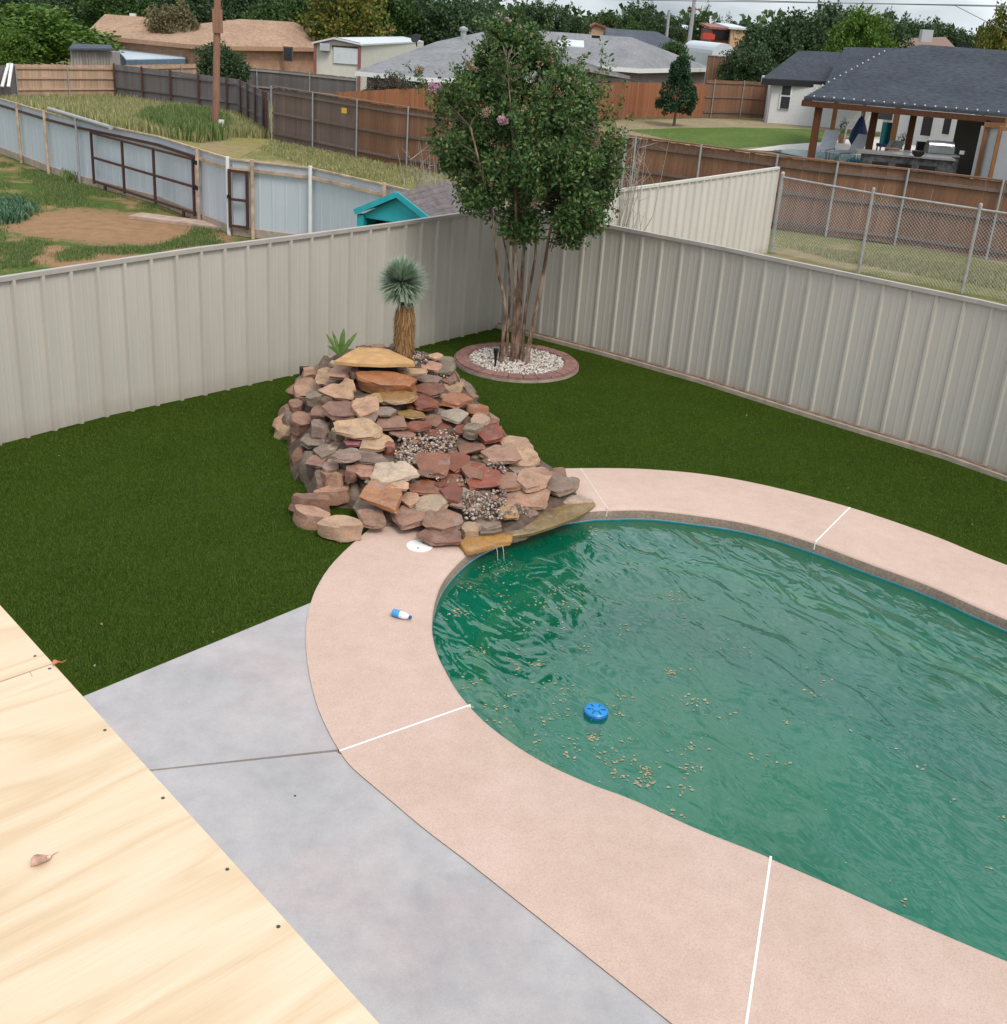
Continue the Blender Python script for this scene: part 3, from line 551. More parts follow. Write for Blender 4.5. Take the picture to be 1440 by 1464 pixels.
for z in (.74, 1.28): MB().beam(z_(gb + gn * .13, z), z_(gb + gd * .2 + gn * .13, z), .06, .09).build('hinge', M['dark'], gate)
ga, gb = wfp(337)[0], wfp(363)[0]; gd = (gb - ga).normalized(); gl = (gb - ga).length
gate2 = thing('walk_gate', 'narrow dark red steel frame walk gate right of the large gate', 'gate', tuple(z_((ga + gb) / 2 + gn * .13, 0)))
for z in (.2, .75, 1.33): MB().beam(z_(ga + gn * .13, z), z_(gb + gn * .13, z), .045, .05).build('rail', M['gatebrown'], gate2)
for t in (0, 1): MB().beam(z_(ga + gd * gl * t + gn * .134, .16), z_(ga + gd * gl * t + gn * .134, 1.36), .05, .05, up=tuple(gn)).build('upright', M['gatebrown'], gate2)
MB().box(z_(ga + gn * .15, .8), (.08, .06, .07)).build('latch', M['dark'], gate2)
p = gp(262, 318); MB().box(p + Vector((0, 0, .02)), (2.4, .5, .07), math.atan2(gd.y, gd.x) ).build('threshold_slab', simple('pinkish_footing', (.42, .30, .23), .9, .2, 5), wfe)
pa, pb = z_(gp(70, 156, 1.62), 1.63), z_(gp(158, 181, 1.62), 1.6)
tag(MB().tube([pa, pb], .055, 12).build('pipe', M['galvd'], None, 50), 'grey pipe lying along the top of the pale steel fence', 'pipe')

# ------------------------------------------------------------------ wooden fences
def picket(parent, P, h, side, mat, name='picket', w=.145, z0=.03, jit=.012, joined=False, flat_top=True, hs=None, thick=.018):
    pts, tot = resample(P, w, 0); big = MB(); cum = 0; shared = {}
    for a, b_ in zip(pts[:-1], pts[1:]):
        d = (b_ - a).normalized(); m = (a + b_) / 2; n = Vector((-d.y, d.x, 0)) * side; hh = h + random.uniform(-jit, jit)
        if joined: big.box(z_(m + n * random.uniform(0, .004), (hh + z0) / 2), (w - .002, thick, hh - z0), math.atan2(d.y, d.x))
        else:
            key = round(w, 3)
            if key not in shared:
                q = MB().box((0, 0, (h - z0) / 2), (w - .002, thick, h - z0)); me = bpy.data.meshes.new(name); me.from_pydata([tuple(v) for v in q.v], [], q.f); me.materials.append(mat); shared[key] = me
            o = bpy.data.objects.new(name, shared[key]); COL.objects.link(o); o.parent = parent; o.location = z_(m + n * random.uniform(0, .005), z0 + random.uniform(-jit, jit)) - base_of(parent); o.rotation_euler = (0, random.uniform(-.004, .004), math.atan2(d.y, d.x))
    if joined: tag(big.build(name, mat, parent), kind='stuff')
def railposts(parent, P, side, hz, mat, pm, step=2.4, ph=1.86, start=0, rails=(.25, .95, 1.65), off=.04, pw=.05, at_u=None):
    for z in rails:
        for i in range(len(P) - 1):
            d = (P[i + 1] - P[i]).normalized(); n = Vector((-d.y, d.x, 0)) * side; MB().beam(z_(P[i] + n * off, z), z_(P[i + 1] + n * off, z), .04, .075).build('rail', mat, parent)
    pts, _ = resample(P, step, start)
    for p in pts:
        i = min(range(len(P) - 1), key=lambda j: ((P[j] + P[j + 1]) / 2 - p).length); d = (P[i + 1] - P[i]).normalized(); n = Vector((-d.y, d.x, 0)) * side
        MB().tube([z_(p + n * (off + .05), 0), z_(p + n * (off + .05), ph)], pw / 2, 8).build('post', pm, parent, 50)
# A: along the alley: weathered left third, redder middle, right part
A1 = [aA[0], aA[1], aA[1].lerp(aA[2], .5)]; A2 = [aA[1].lerp(aA[2], .5), aA[2], aA[2].lerp(aA[3], .5), aA[3]]
fa = thing('wooden_fence', 'wooden alley fence with grey posts, its weathered left end carrying a yellow sign', 'fence', tuple(aA[2]))
picket(fa, A1, 1.8, 1, M['cedar_d']); picket(fa, A2, 1.8, 1, M['cedar'])
PA = aA[:4]; railposts(fa, PA, -1, 0, M['cedar_d'], M['galv'], step=2.45, start=.02)
MB().beam(z_(aA[0], 1.84), z_(aA[1], 1.84), .14, .04).build('top_cap', M['cedar_d'], fa); MB().beam(z_(aA[1], 1.84), z_(aA[2], 1.84), .14, .04).build('top_cap', M['cedar'], fa); MB().beam(z_(aA[2], 1.84), z_(aA[3], 1.84), .14, .04).build('top_cap', M['cedar'], fa)
sg = gp(492, 158, 1.5); s_ = at(492, 158, aA[1].lerp(aA[2], .4).y - .15)
tag(MB().box(s_, (.26, .015, .16), math.atan2(*(aA[2] - aA[1]).yx)).build('warning_sign', M['sign'], None), 'small yellow sign on the weathered part of the alley fence', 'sign')
fb = thing('wooden_fence', 'brown wooden fence with thin grey posts in front of the black-roofed house patio', 'fence', tuple(aA[6]))
picket(fb, aA[3:], 1.8, 1, M['cedar'], w=.145)
for i in range(3, len(aA) - 1): MB().beam(z_(aA[i], 1.84), z_(aA[i + 1], 1.84), .14, .04).build('top_cap', M['cedar'], fb)
railposts(fb, aA[3:], -1, 0, M['cedar_d'], M['galv'], step=99, rails=(.2, .95, 1.6))
for u in (905, 1005, 1114, 1200, 1301, 1436):
    best = min((p.lerp(q, t / 30) for p, q in zip(aA[2:-1], aA[3:]) for t in range(31)), key=lambda p: abs(proj(z_(p, 1.83))[0] - u)); MB().tube([z_(best + Vector((-.05, -.09, 0)), 0), z_(best + Vector((-.05, -.09, 0)), 1.86)], .028, 8).build('post', M['galv'], fb, 50)
# B: orange dividing fence, then back fence by the white house
Bl = [aA[1] + Vector((.35, .75, 0)), z_(gp(555, 129, 1.83), 0), gp(895, 169), gp(1004, 167.8)]
fo = thing('wooden_fence', 'orange-brown picket fence between the grey-roofed house and the mown lawn', 'fence', tuple(Bl[2]))
picket(fo, Bl, 1.86, -1, M['cedar_o'], w=.15, joined=False)
Bc = [gp(1004, 167.8), gp(1060, 168.5), gp(1099, 171)]
fo2 = thing('wooden_fence', 'brown fence with two pale posts between the small conifer and the white house', 'fence', tuple(Bc[1]))
picket(fo2, Bc, 2.1, 1, M['cedar'], w=.15); railposts(fo2, Bc, -1, 0, M['cedar_d'], M['galv'], step=2.5, rails=(.3, 1.15, 1.95), ph=2.15, start=.6)
# G: dark grey fence of the field, F1 pine fence, H grey fence with rails
Gl = [g_c, z_(gp(260, 103, 1.55), 0), z_(gp(340, 113, 1.55), 0), aA[0] + Vector((-.3, .6, 0))]
fg = thing('wooden_fence', 'dark grey fence with black posts between the dry field and the yards beyond', 'fence', tuple(Gl[1]))
picket(fg, Gl, 1.55, 1, M['grayfence'], w=.16); railposts(fg, Gl, -1, 0, M['grayfence'], M['gatebrown'], step=1.75, rails=(.6, 1.35), ph=1.6, pw=.09)
F1 = [z_(gp(-90, 92, 1.5), 0), z_(gp(20, 91.5, 1.5), 0), g_c + Vector((-.1, .1, 0)), z_(gp(292, 91, 1.5), 0)]
ff = thing('wooden_fence', 'pale pine fence with horizontal rails at the far end of the dry field', 'fence', tuple(F1[1]))
picket(ff, F1[1:], 1.5, 1, M['newpine'], w=.15); railposts(ff, F1[1:], -1, 0, M['newpine'], M['galv'], step=2.4, rails=(.5, .95, 1.35), ph=1.5)
tag(MB().box(z_((F1[0] + F1[1]) / 2, .72), ((F1[0] - F1[1]).length, .08, 1.44), math.atan2(*(F1[1] - F1[0]).yx)).build('board_fence', M['grayfence'], None), 'old dark board fence at the far left edge of the field', 'fence')
fr = thing('door_frame', 'white wooden frame leaning on the far left of the pine fence', 'frame', tuple(gp(10, 126)))
a = at(3, 124, F1[1].y - 1.); b_ = at(12, 91, F1[1].y - .3); c_ = at(17, 91, F1[1].y - .3); d_ = at(12, 124, F1[1].y - 1.)
for p, q in ((a, b_), (c_, d_), (b_, c_)): MB().beam(p, q, .12, .06).build('bar', M['frame'], fr)
Hl = [at(288, 88, 57), at(400, 88.5, 56), at(512, 89.5, 54)]; Hl = [z_(p, 0) for p in Hl]
fh = thing('wooden_fence', 'weathered grey fence in front of the tan-roofed brick house', 'fence', tuple(Hl[1]))
picket(fh, Hl, 1.6, 1, M['grayfence'], w=.17); railposts(fh, Hl, -1, 0, M['oldwood'], M['galv'], step=3., rails=(.75, 1.5), ph=1.65)

# ------------------------------------------------------------------ chain-link fence
K = [z_(gp(1119, 252, 1.72), 0), z_(gp(1248.6, 275, 1.72), 0), z_(gp(1401.7, 298, 1.72), 0)]; K = K + [K[2] + (K[2] - K[1]) * 1.2]
fk = thing('chain_link_fence', 'grey chain-link fence with round posts between the cream fence and the brown fence', 'fence', tuple(K[1]))
for i, p in enumerate(K): MB().tube([p, z_(p, 1.78)], .045 if i == 0 else .035, 10).lathe(z_(p, 1.78), [(.05 if i == 0 else .04, 0), (.03, .04), (.0, .05)], 10).build('post', M['galvd'], fk, 50)
for i in range(3):
    MB().tube([z_(K[i], 1.70), z_(K[i + 1], 1.70)], .024, 8).build('top_rail', M['galvd'], fk, 50); wm = MB(); d = (K[i + 1] - K[i]); l = d.length; d.normalize(); st = .075; hh = 1.66
    q = -hh
    while q < l:
        for s_ in (1, -1):
            x0, z0, x1, z1 = (q, .03, q + hh, .03 + hh) if s_ > 0 else (q, .03 + hh, q + hh, .03)
            if x0 < 0: t = -x0 / hh; x0 = 0; z0 = z0 + (z1 - z0) * t
            if x1 > l: t = (l - x0) / (x1 - x0); z1 = z0 + (z1 - z0) * t; x1 = l
            if x1 - x0 > .02: wm.tube([z_(K[i] + d * x0, z0), z_(K[i] + d * x1, z1)],   .003, 3, False)
        q += st
    tag(wm.build('wire_mesh', M['galv'], fk), kind='stuff')

# ------------------------------------------------------------------ tree ring
rc = Vector((.09, 15.42, 0))
ring = thing('tree_ring', 'round raised edging of red pavers around the crape myrtle', 'edging', tuple(rc))
for k in range(26):
    a0, a1 = 2 * PI * (k + .03) / 26, 2 * PI * (k + .97) / 26; ri, ro = .69 + random.uniform(-.008, .008), .90; z = .07 + random.uniform(-.004, .004)
    P = [(rc.x + ro * math.cos(a), rc.y + ro * math.sin(a)) for a in np.linspace(a0, a1, 4)]; Q = [(rc.x + ri * math.cos(a), rc.y + ri * math.sin(a)) for a in np.linspace(a1, a0, 4)]
    P2 = [(rc.x + (ro - .03) * math.cos(a), rc.y + (ro - .03) * math.sin(a)) for a in np.linspace(a0, a1, 4)]
    m = MB().prism(P + Q, -.01, z - .02); m.prism([((p[0] - rc.x) * .975 + rc.x, (p[1] - rc.y) * .975 + rc.y) for p in P] + [((p[0] - rc.x) * 1.02 + rc.x, (p[1] - rc.y) * 1.02 + rc.y) for p in Q], z - .02, z); m.build('paver', M['brickring'], ring)
tag(MB().lathe(rc, [(.905, 0.002), (.905, .04), (.0, .041)], 48).build('mortar_bed', M['curb'], ring))
def rockV(sub, seed, cuts=7, amp=.08, sc=(1, 1, 1), flatz=None):
    import bmesh
    key = ('ico', sub)
    if key not in rockV.c:
        bm = bmesh.new(); bmesh.ops.create_icosphere(bm, subdivisions=sub, radius=1); rockV.c[key] = (np.array([v.co[:] for v in bm.verts]), np.array([[v.index for v in f.verts] for f in bm.faces])); bm.free()
    V, Fq = rockV.c[key]; V = V.copy(); r = np.random.default_rng(seed)
    for i in range(cuts):
        a = r.uniform(0, 2 * PI) if flatz is None else 2 * PI * (i + r.uniform(-.3, .3)) / cuts; e = r.uniform(-.9, .9) if flatz is None else r.uniform(-.12, .12)
        n = np.array([math.cos(a) * math.cos(e), math.sin(a) * math.cos(e), math.sin(e)]); dd = r.uniform(.55, .85); s_ = V @ n; V -= np.where(s_ > dd, s_ - dd, 0)[:, None] * n
    if flatz is not None:
        for sg_ in (1, -1):
            n = np.array([r.uniform(-.06, .06), r.uniform(-.06, .06), sg_]); n /= np.linalg.norm(n); dd = flatz; s_ = V @ n; V -= np.where(s_ > dd, s_ - dd, 0)[:, None] * n
        V[:, 2] /= flatz
    if amp:
        o = r.uniform(0, 50, 3); V = V * (1 + np.array([noise.noise(Vector(p * 1.9 + o)) for p in V])[:, None] * amp + np.array([noise.noise(Vector(p * 5 + o)) for p in V])[:, None] * amp * .35)
    return V * np.array(sc), Fq
rockV.c = {}
def scatter_pebbles(name, spots, mat, parent=None, sub=1):
    Vs, Fs, n = [], [], 0; base = [rockV(sub, 900 + i, 4, .15) for i in range(12)]
    for (x, y, z, s, sq) in spots:
        V, Fq = base[rng.integers(12)]; a, b2 = rng.uniform(0, 2 * PI), rng.uniform(-.5, .5); c_, s_ = math.cos(a), math.sin(a); Rz = np.array([[c_, -s_, 0], [s_, c_, 0], [0, 0, 1]]); Rx = np.array([[1, 0, 0], [0, math.cos(b2), -math.sin(b2)], [0, math.sin(b2), math.cos(b2)]])
        Vs.append((V * np.array([s * rng.uniform(.8, 1.4), s * rng.uniform(.6, 1), s * sq])) @ Rx.T @ Rz.T + np.array([x, y, z])); Fs.append(Fq + n); n += len(V)
    return npmesh(name, np.concatenate(Vs), np.concatenate(Fs), mat, parent)
sp_ = []
for i in range(1500):
    a = rng.uniform(0, 2 * PI); r_ = .68 * math.sqrt(rng.uniform(0, 1)); sp_.append((rc.x + r_ * math.cos(a), rc.y + r_ * math.sin(a), .055 + .02 * (1 - r_ / .7) + rng.uniform(-.006, .012), rng.uniform(.012, .026), .7))
tag(scatter_pebbles('white_gravel', sp_, M['pebw']), 'white crushed gravel filling the paver ring under the crape myrtle', 'gravel', kind='stuff')
sk = thing('path_light', 'black spike garden light standing in the white gravel', 'garden light', tuple(gp(708, 524, .06)))
q = gp(708, 524, .06); MB().lathe(q, [(.008, -.05), (.02, .12), (.035, .22), (.038, .26), (.03, .262)], 12).build('shade', M['plast'], sk, 40); MB().tube([q - Vector((0, 0, .08)), q + Vector((0, 0, .1))], .008, 6).build('spike', M['plast'], sk)

# ------------------------------------------------------------------ crape myrtle
def leafcloud(C, n_each, rad, L_, Wd, r=rng, droop=.0, up=.0, quad=True):
    """C (m,3) cluster centres; returns vertices and quads of pointed, folded leaves"""
    m = len(C); n = m * n_each; base = np.repeat(C, n_each, 0); R_ = np.repeat(rad if hasattr(rad, '__len__') else np.full(m, rad), n_each)
    d = r.normal(size=(n, 3)); d /= np.linalg.norm(d, axis=1)[:, None]; P = base + d * (R_ * r.uniform(.15, 1, n) ** .6)[:, None]
    ax = d * .6 + r.normal(size=(n, 3)) * .7; ax[:, 2] += up - droop; ax /= np.linalg.norm(ax, axis=1)[:, None]
    sd = np.cross(ax, r.normal(size=(n, 3))); sd /= np.linalg.norm(sd, axis=1)[:, None]; l = L_ * r.uniform(.6, 1.25, n)[:, None]; w = Wd * r.uniform(.7, 1.2, n)[:, None]
    nn = np.cross(ax, sd); V = np.stack([P, P + ax * l * .5 + sd * w * .5 + nn * w * .12, P + ax * l, P + ax * l * .5 - sd * w * .5 + nn * w * .12], 1).reshape(-1, 3)
    return V, np.arange(n * 4).reshape(n, 4)
tb = gp(737, 522); tb.z = .05
tree = thing('crape_myrtle', 'multi-stemmed crape myrtle with pink blossom in the paver ring', 'tree', tuple(tb))
prof_px = [(30, 700, 750), (60, 690, 775), (90, 672, 815), (110, 660, 868), (150, 625, 872), (180, 612, 888), (215, 622, 893), (250, 636, 882), (280, 645, 885), (300, 662, 880), (320, 690, 868), (345, 760, 828)]
def TP(u, v, dy=0.): return at(u, v, tb.y + dy)
zs = [TP((a + b_) / 2, v).z for v, a, b_ in prof_px]; cxs = [(TP(a, v).x + TP(b_, v).x) / 2 for v, a, b_ in prof_px]; hws = [(TP(b_, v).x - TP(a, v).x) / 2 for v, a, b_ in prof_px]
order = np.argsort(zs); zs = np.array(zs)[order]; cxs = np.array(cxs)[order]; hws = np.array(hws)[order]
cent = []; rads = []
while len(cent) < 600:
    z = rng.uniform(zs[0] + .05, zs[-1] - .05); hw_ = np.interp(z, zs, hws); 
    if rng.uniform() > hw_ / 1.35: continue
    a = rng.uniform(0, 2 * PI); rr = max(0, hw_ - .10) * rng.uniform(.12, 1.12) ** .42; p = np.array([np.interp(z, zs, cxs) + rr * math.cos(a), tb.y + rr * .92 * math.sin(a), z])
    if noise.noise(Vector(p * 1.9)) < -.13 and rr > .45 * hw_: continue
    if noise.noise(Vector(p * 3.1) + Vector((9, 3, 1))) < -.24: continue
    cent.append(p); rads.append(rng.uniform(.10, .19))
cent = np.array(cent); rads = np.array(rads)
# free shoots on top and on the outline
shoots = []
def shoot(u0, v0, u1, v1, dy=0.):
    a = np.array(TP(u0, v0, dy)); b_ = np.array(TP(u1, v1, dy + rng.uniform(-.2, .2))); k = max(3, int(np.linalg.norm(b_ - a) / .09)); shoots.append([a + (b_ - a) * t for t in np.linspace(0, 1, k)])
for s_ in ((715, 90, 722, 28), (735, 80, 742, 24), (700, 100, 696, 52), (752, 100, 765, 42), (728, 70, 715, 20), (855, 130, 862, 62), (862, 130, 872, 78), (820, 130, 805, 58), (830, 140, 835, 95), (880, 170, 893, 120), (790, 120, 800, 75), (640, 160, 600, 110), (625, 150, 583, 92), (610, 140, 572, 108), (650, 150, 628, 105), (680, 120, 665, 80), (885, 200, 900, 170), (880, 215, 897, 190), (665, 285, 650, 262), (800, 330, 790, 352), (825, 325, 838, 350), (870, 290, 880, 305), (860, 300, 872, 316), (770, 100, 772, 60), (780, 110, 786, 66), (640, 175, 612, 150), (632, 220, 614, 190)):
    shoot(*s_, dy=rng.uniform(-.5, .5))
for i in range(90):
    z = rng.uniform(zs[2], zs[-1] - .1); hw_ = np.interp(z, zs, hws); a = rng.uniform(0, 2 * PI); p = np.array([np.interp(z, zs, cxs) + hw_ * .85 * math.cos(a), tb.y + hw_ * .8 * math.sin(a), z]); e = np.array([math.cos(a) * .6, math.sin(a) * .6, rng.uniform(.3, 1.)]); shoots.append([p + e * t for t in np.linspace(0, rng.uniform(.15, .32), 5)])
sc_ = np.array([p for s_ in shoots for p in s_])
V1, F1_ = leafcloud(cent, 84, rads, .068, .038, droop=.15); V2, F2_ = leafcloud(sc_, 12, .05, .055, .03, up=.3)
V = np.concatenate([V1, V2]); Fq = np.concatenate([F1_, F2_ + len(V1)])
tag(npmesh('foliage', V, Fq, M['leafy'], tree), kind='stuff')
br = MB(); tips = []
stems = [((716, 515), (722, 440), (712, 385), (706, 320), (690, 250), (672, 180)), ((724, 515), (728, 440), (727, 380), (716, 320), (705, 230), (700, 140)), ((732, 520), (736, 440), (737, 380), (738, 320), (735, 220), (725, 90)), ((742, 520), (744, 440), (748, 370), (752, 320), (760, 230), (770, 120)), ((746, 520), (752, 440), (765, 370), (768, 320), (790, 250), (822, 150)), ((752, 518), (765, 450), (778, 385), (790, 320), (825, 260), (860, 190)), ((738, 520), (741, 460), (741, 415), (735, 340), (760, 250), (745, 150))]
rad0 = [.028, .022, .030, .034, .027, .036, .042]
for si, st in enumerate(stems):
    dy0 = (-.10, .12, -.08, .1, .02, -.05, .05)[si]; P = spline([TP(u, v, dy0 * (1 + k * 1.6)) for k, (u, v) in enumerate(st)], 5); P[0] = z_(P[0], .02)
    n = len(P); rr = [rad0[si] * (1.5 if k == 0 else 1.25 if k == 1 else 1) * (1 - .78 * k / n) + rng.uniform(-.002, .003) for k in range(n)]
    MB().tube(P, rr, 9).build('stem', M['bark'], tree, 60)
    tips += [(P[k], rr[k]) for k in range(n // 2, n)]
for i in rng.choice(len(cent), 190, replace=False):
    c = Vector(cent[i]); p, r_ = min(tips, key=lambda t: (t[0] - c).length + max(0, t[0].z - c.z + .1) * 2); m_ = p.lerp(c, .5) + Vector((0, 0, rng.uniform(-.08, .02))); br.tube([p, m_, c], [r_ * .5, .008, .004], 5, False)
for s_ in shoots: br.tube([Vector(s_[0]), Vector(s_[-1])], [.005, .002], 3, False)
tag(br.build('branches', M['barkdark'], tree, 60), kind='stuff')
for (u, v, s_) in ((738, 64, .11), (719, 172, .055), (720, 32, .09), (700, 60, .06), (742, 42, .07), (619, 124, .07), (627, 128, .05), (696, 160, .05), (672, 95, .06), (786, 85, .04), (765, 290, .05), (600, 100, .05)):
    c = np.array(TP(u, v, -.9 if 90 < v < 320 and 630 < u < 850 else 0.)); C_ = c + rng.normal(size=(26, 3)) * s_ * .45; V_, F_ = leafcloud(C_, 9, .02, .026, .024); npmesh('blossom', V_, F_, M['petal'] if v not in (95, 85, 290, 100, 160) else M['seed'], tree)
# seed heads and dead twigs at the crown's right
C_ = np.array([TP(rng.uniform(670, 880), rng.uniform(60, 300), rng.uniform(-1.1, -.2)) for _ in range(36)]); V_, F_ = leafcloud(C_, 26, .05, .02, .015); tag(npmesh('seed_heads', V_, F_, M['seed'], tree), kind='stuff')
def bare(name, label, base_pts, tips_, mat, cat='shrub', n=40, wig=.15):
    t = thing(name, label, cat, tuple(base_pts[0])); m = MB()
    for i in range(n):
        b0 = Vector(base_pts[i % len(base_pts)]); e = Vector(tips_[i % len(tips_)]) + Vector(rng.normal(size=3) * wig); c = b0.lerp(e, .5) + Vector(rng.normal(size=3) * wig * .6); m.tube([b0, c, e], [.012, .007, .002], 4, False)
        for _ in range(5):
            s_ = b0.lerp(c, rng.uniform(.3, 1)) if rng.uniform() < .4 else c.lerp(e, rng.uniform(0, .9)); m.tube([s_, s_ + Vector(rng.normal(size=3) * wig * 1.1) + Vector((0, 0, .08))], [.005, .0015], 3, False)
    tag(m.build('twigs', mat, t), kind='stuff'); return t
bare('bare_shrub', 'leafless pale shrub standing behind the turquoise shed', [z_(at(632, 300, 19.5), 0)], [at(605, 215, 19.4), at(600, 240, 19.), at(640, 205, 19.7), at(585, 232, 19.), at(648, 240, 19.5), at(620, 225, 19.8)], M['twig'], n=34, wig=.14)
bare('bare_shrub', 'grey leafless shrub to the right of the crape myrtle behind the fence', [z_(at(880, 300, 20.2), 0)], [at(880, 190, 19.9), at(912, 182, 20.2), at(905, 210, 20.), at(925, 200, 20.2), at(895, 235, 20), at(890, 170, 20.3)], M['twig'], n=26, wig=.2)

# ------------------------------------------------------------------ rock waterfall
GUIDE = [(535, 520, .90), (500, 512, .85), (590, 512, .88), (487, 503, .85), (577, 505, .88), (535, 497, .86), (620, 515, .75), (645, 530, .55), (660, 552, .36), (550, 547, .76), (555, 572, .69), (610, 575, .64), (655, 572, .60), (690, 590, .48), (600, 600, .56), (620, 625, .45), (700, 640, .38), (740, 650, .33), (765, 680, .28), (805, 695, .20), (820, 690, .12), (640, 660, .345), (600, 650, .40), (560, 660, .46), (560, 675, .40), (545, 700, .30), (560, 750, .0), (520, 720, .10), (600, 720, .20), (640, 740, .16), (600, 765, .03), (660, 785, .03), (630, 755, .08), (690, 770, .03), (705, 720, .185), (790, 745, .06), (850, 720, .03), (760, 705, .16), (490, 755, .1), (450, 730, .12), (475, 700, .2), (475, 680, .34), (500, 650, .48), (520, 610, .6), (490, 560, .74), (520, 580, .69), (440, 560, .48), (437, 535, .40), (415, 600, .26), (430, 640, .2), (440, 685, .05), (412, 625, .1), (460, 620, .42), (450, 650, .32), (640, 690, .28), (680, 690, .27), (680, 665, .33), (720, 620, .44), (760, 655, .25), (790, 680, .2), (700, 605, .46)]
GA = np.array(GUIDE)
def zpx(u, v):
    d = np.hypot(GA[:, 0] - u, GA[:, 1] - v) + 2.; w = d ** -3.; return float((w * GA[:, 2]).sum() / w.sum())
lipz = .05
wfall = thing('rock_waterfall', 'stacked sandstone rock waterfall spilling into the pool', 'waterfall', tuple(gp(600, 700)))
# mortar core
hull = [(420, 600), (427, 562), (446, 532), (470, 513), (490, 500), (530, 494), (590, 500), (625, 508), (650, 530), (668, 560), (695, 585), (715, 615), (745, 632), (768, 655), (805, 680), (815, 700), (780, 722), (740, 745), (700, 765), (665, 778), (630, 768), (590, 755), (555, 742), (545, 715), (510, 700), (475, 690), (448, 680), (432, 648)]
def inpoly(u, v, P):
    c = False; j = len(P) - 1
    for i in range(len(P)):
        if (P[i][1] > v) != (P[j][1] > v) and u < (P[j][0] - P[i][0]) * (v - P[i][1]) / (P[j][1] - P[i][1]) + P[i][0]: c = not c
        j = i
    return c
core = MB(); hp = []
for i in range(len(hull)):
    a, b_ = hull[i], hull[(i + 1) % len(hull)]; hp += [(a[0] + (b_[0] - a[0]) * t, a[1] + (b_[1] - a[1]) * t) for t in (0, .5)]
grid = [(u, v) for u in range(410, 830, 11) for v in range(498, 780, 9) if inpoly(u, v, hull) and min(math.hypot(u - a, v - b_) for a, b_ in hp) > 7]
from mathutils.geometry import delaunay_2d_cdt
allp = hp + grid; nh = len(hp); res = delaunay_2d_cdt([Vector(p) for p in allp], [(i, (i + 1) % nh) for i in range(nh)], [], 1, 1e-4)
cv = []
for p in res[0]:
    z = zpx(p.x, p.y); q = gp(p.x, p.y, max(.0, z - .055)); q += Vector((0, 0, .03 * noise.noise(Vector((p.x * .06, p.y * .06, 3))))); cv.append(q)
core.add(cv, [tuple(f) for f in res[2]])
cc = sum(cv, Vector()) / len(cv)
for i in range(nh):                         # skirt to the ground all round
    a, b_ = cv[i], cv[(i + 1) % nh]; o1 = (z_(a, 0) - z_(cc, 0)).normalized() * (.12 + .15 * a.z); o2 = (z_(b_, 0) - z_(cc, 0)).normalized() * (.12 + .15 * b_.z)
    core.add([a, b_, z_(b_ + o2 * .6, b_.z * .5), z_(a + o1 * .6, a.z * .5), z_(b_ + o2, -.02), z_(a + o1, -.02)], [(0, 1, 2, 3), (3, 2, 4, 5)])
core.build('mortar_core', simple('rough_brown_mortar', (.115, .08, .062), .95, .35, 9, .9, bscale=22, spec=.15), wfall, 80)
CC = dict(p=(.385, .225, .145), r=(.25, .10, .06), o=(.36, .15, .06), y=(.36, .20, .07), t=(.42, .27, .17), g=(.225, .165, .125), v=(.255, .17, .13), d=(.15, .09, .065), b=(.26, .145, .10), l=(.45, .345, .255), m=(.26, .09, .10), s=(.33, .25, .175))
ROCKS = '''145 230 80 80 p;128 285 120 75 p;82 370 64 110 b;108 440 90 120 b;240 240 105 70 t;300 215 95 80 p;262 180 34 34 l;272 298 150 66 p;322 275 80 70 p;302 378 160 96 b;395 362 120 90 p;212 392 85 90 b;368 458 195 80 t;440 520 130 70 t;280 485 50 90 s;342 517 74 40 m;225 560 110 80 g;310 575 120 60 v;410 580 200 52 v;502 545 46 90 r;402 640 135 72 p;335 655 54 110 b;455 678 110 56 g;545 705 90 46 t;585 762 84 60 t;655 715 150 76 b;676 785 156 84 s;770 742 96 66 r;590 840 140 86 b;500 835 150 84 g;738 852 176 90 b;720 918 180 78 b;848 900 84 90 t;920 862 110 60 g;1010 818 84 60 y;678 612 146 90 b;785 602 114 92 r;765 678 114 50 b;858 640 96 80 v;912 668 176 100 r;848 542 116 56 v;1020 686 94 80 b;1120 676 130 104 p;1098 756 170 82 p;1235 700 134 110 v;930 482 114 74 r;972 566 160 92 p;1035 525 148 60 t;1078 592 136 84 t;858 470 74 84 s;885 424 84 60 t;880 382 94 60 p;780 404 124 58 l;790 336 144 78 p;665 350 126 60 r;602 362 70 34 b;668 292 136 70 b;520 325 176 66 y;428 330 90 40 y;592 396 114 46 y;512 436 124 58 b;630 446 114 46 r;482 386 84 40 g;690 425 74 50 v;692 486 124 34 r;560 482 112 32 b;420 408 62 50 g;590 515 74 32 v;800 460 52 40 r;600 216 116 38 t;552 196 54 32 t;682 192 84 40 p;662 246 114 48 v;772 286 104 66 t;728 190 110 90 g;760 240 70 54 b;350 222 44 60 v;395 790 100 80 g;425 842 124 64 b;800 782 80 50 v;930 602 64 32 g;1062 640 90 40 g;160 330 70 80 g;200 460 90 100 g;150 510 90 80 g;190 600 90 60 b;250 620 70 50 v;700 560 60 30 g;600 575 50 26 b;640 650 60 30 g;730 700 70 30 r;390 110 60 20 r;450 105 70 16 p;700 150 60 30 t;1160 720 60 40 b;1290 690 50 60 v;930 760 60 30 b;860 800 40 30 y;470 620 60 34 s;340 560 90 36 g;470 745 174 96 o;525 645 190 84 l;485 262 246 88 o'''
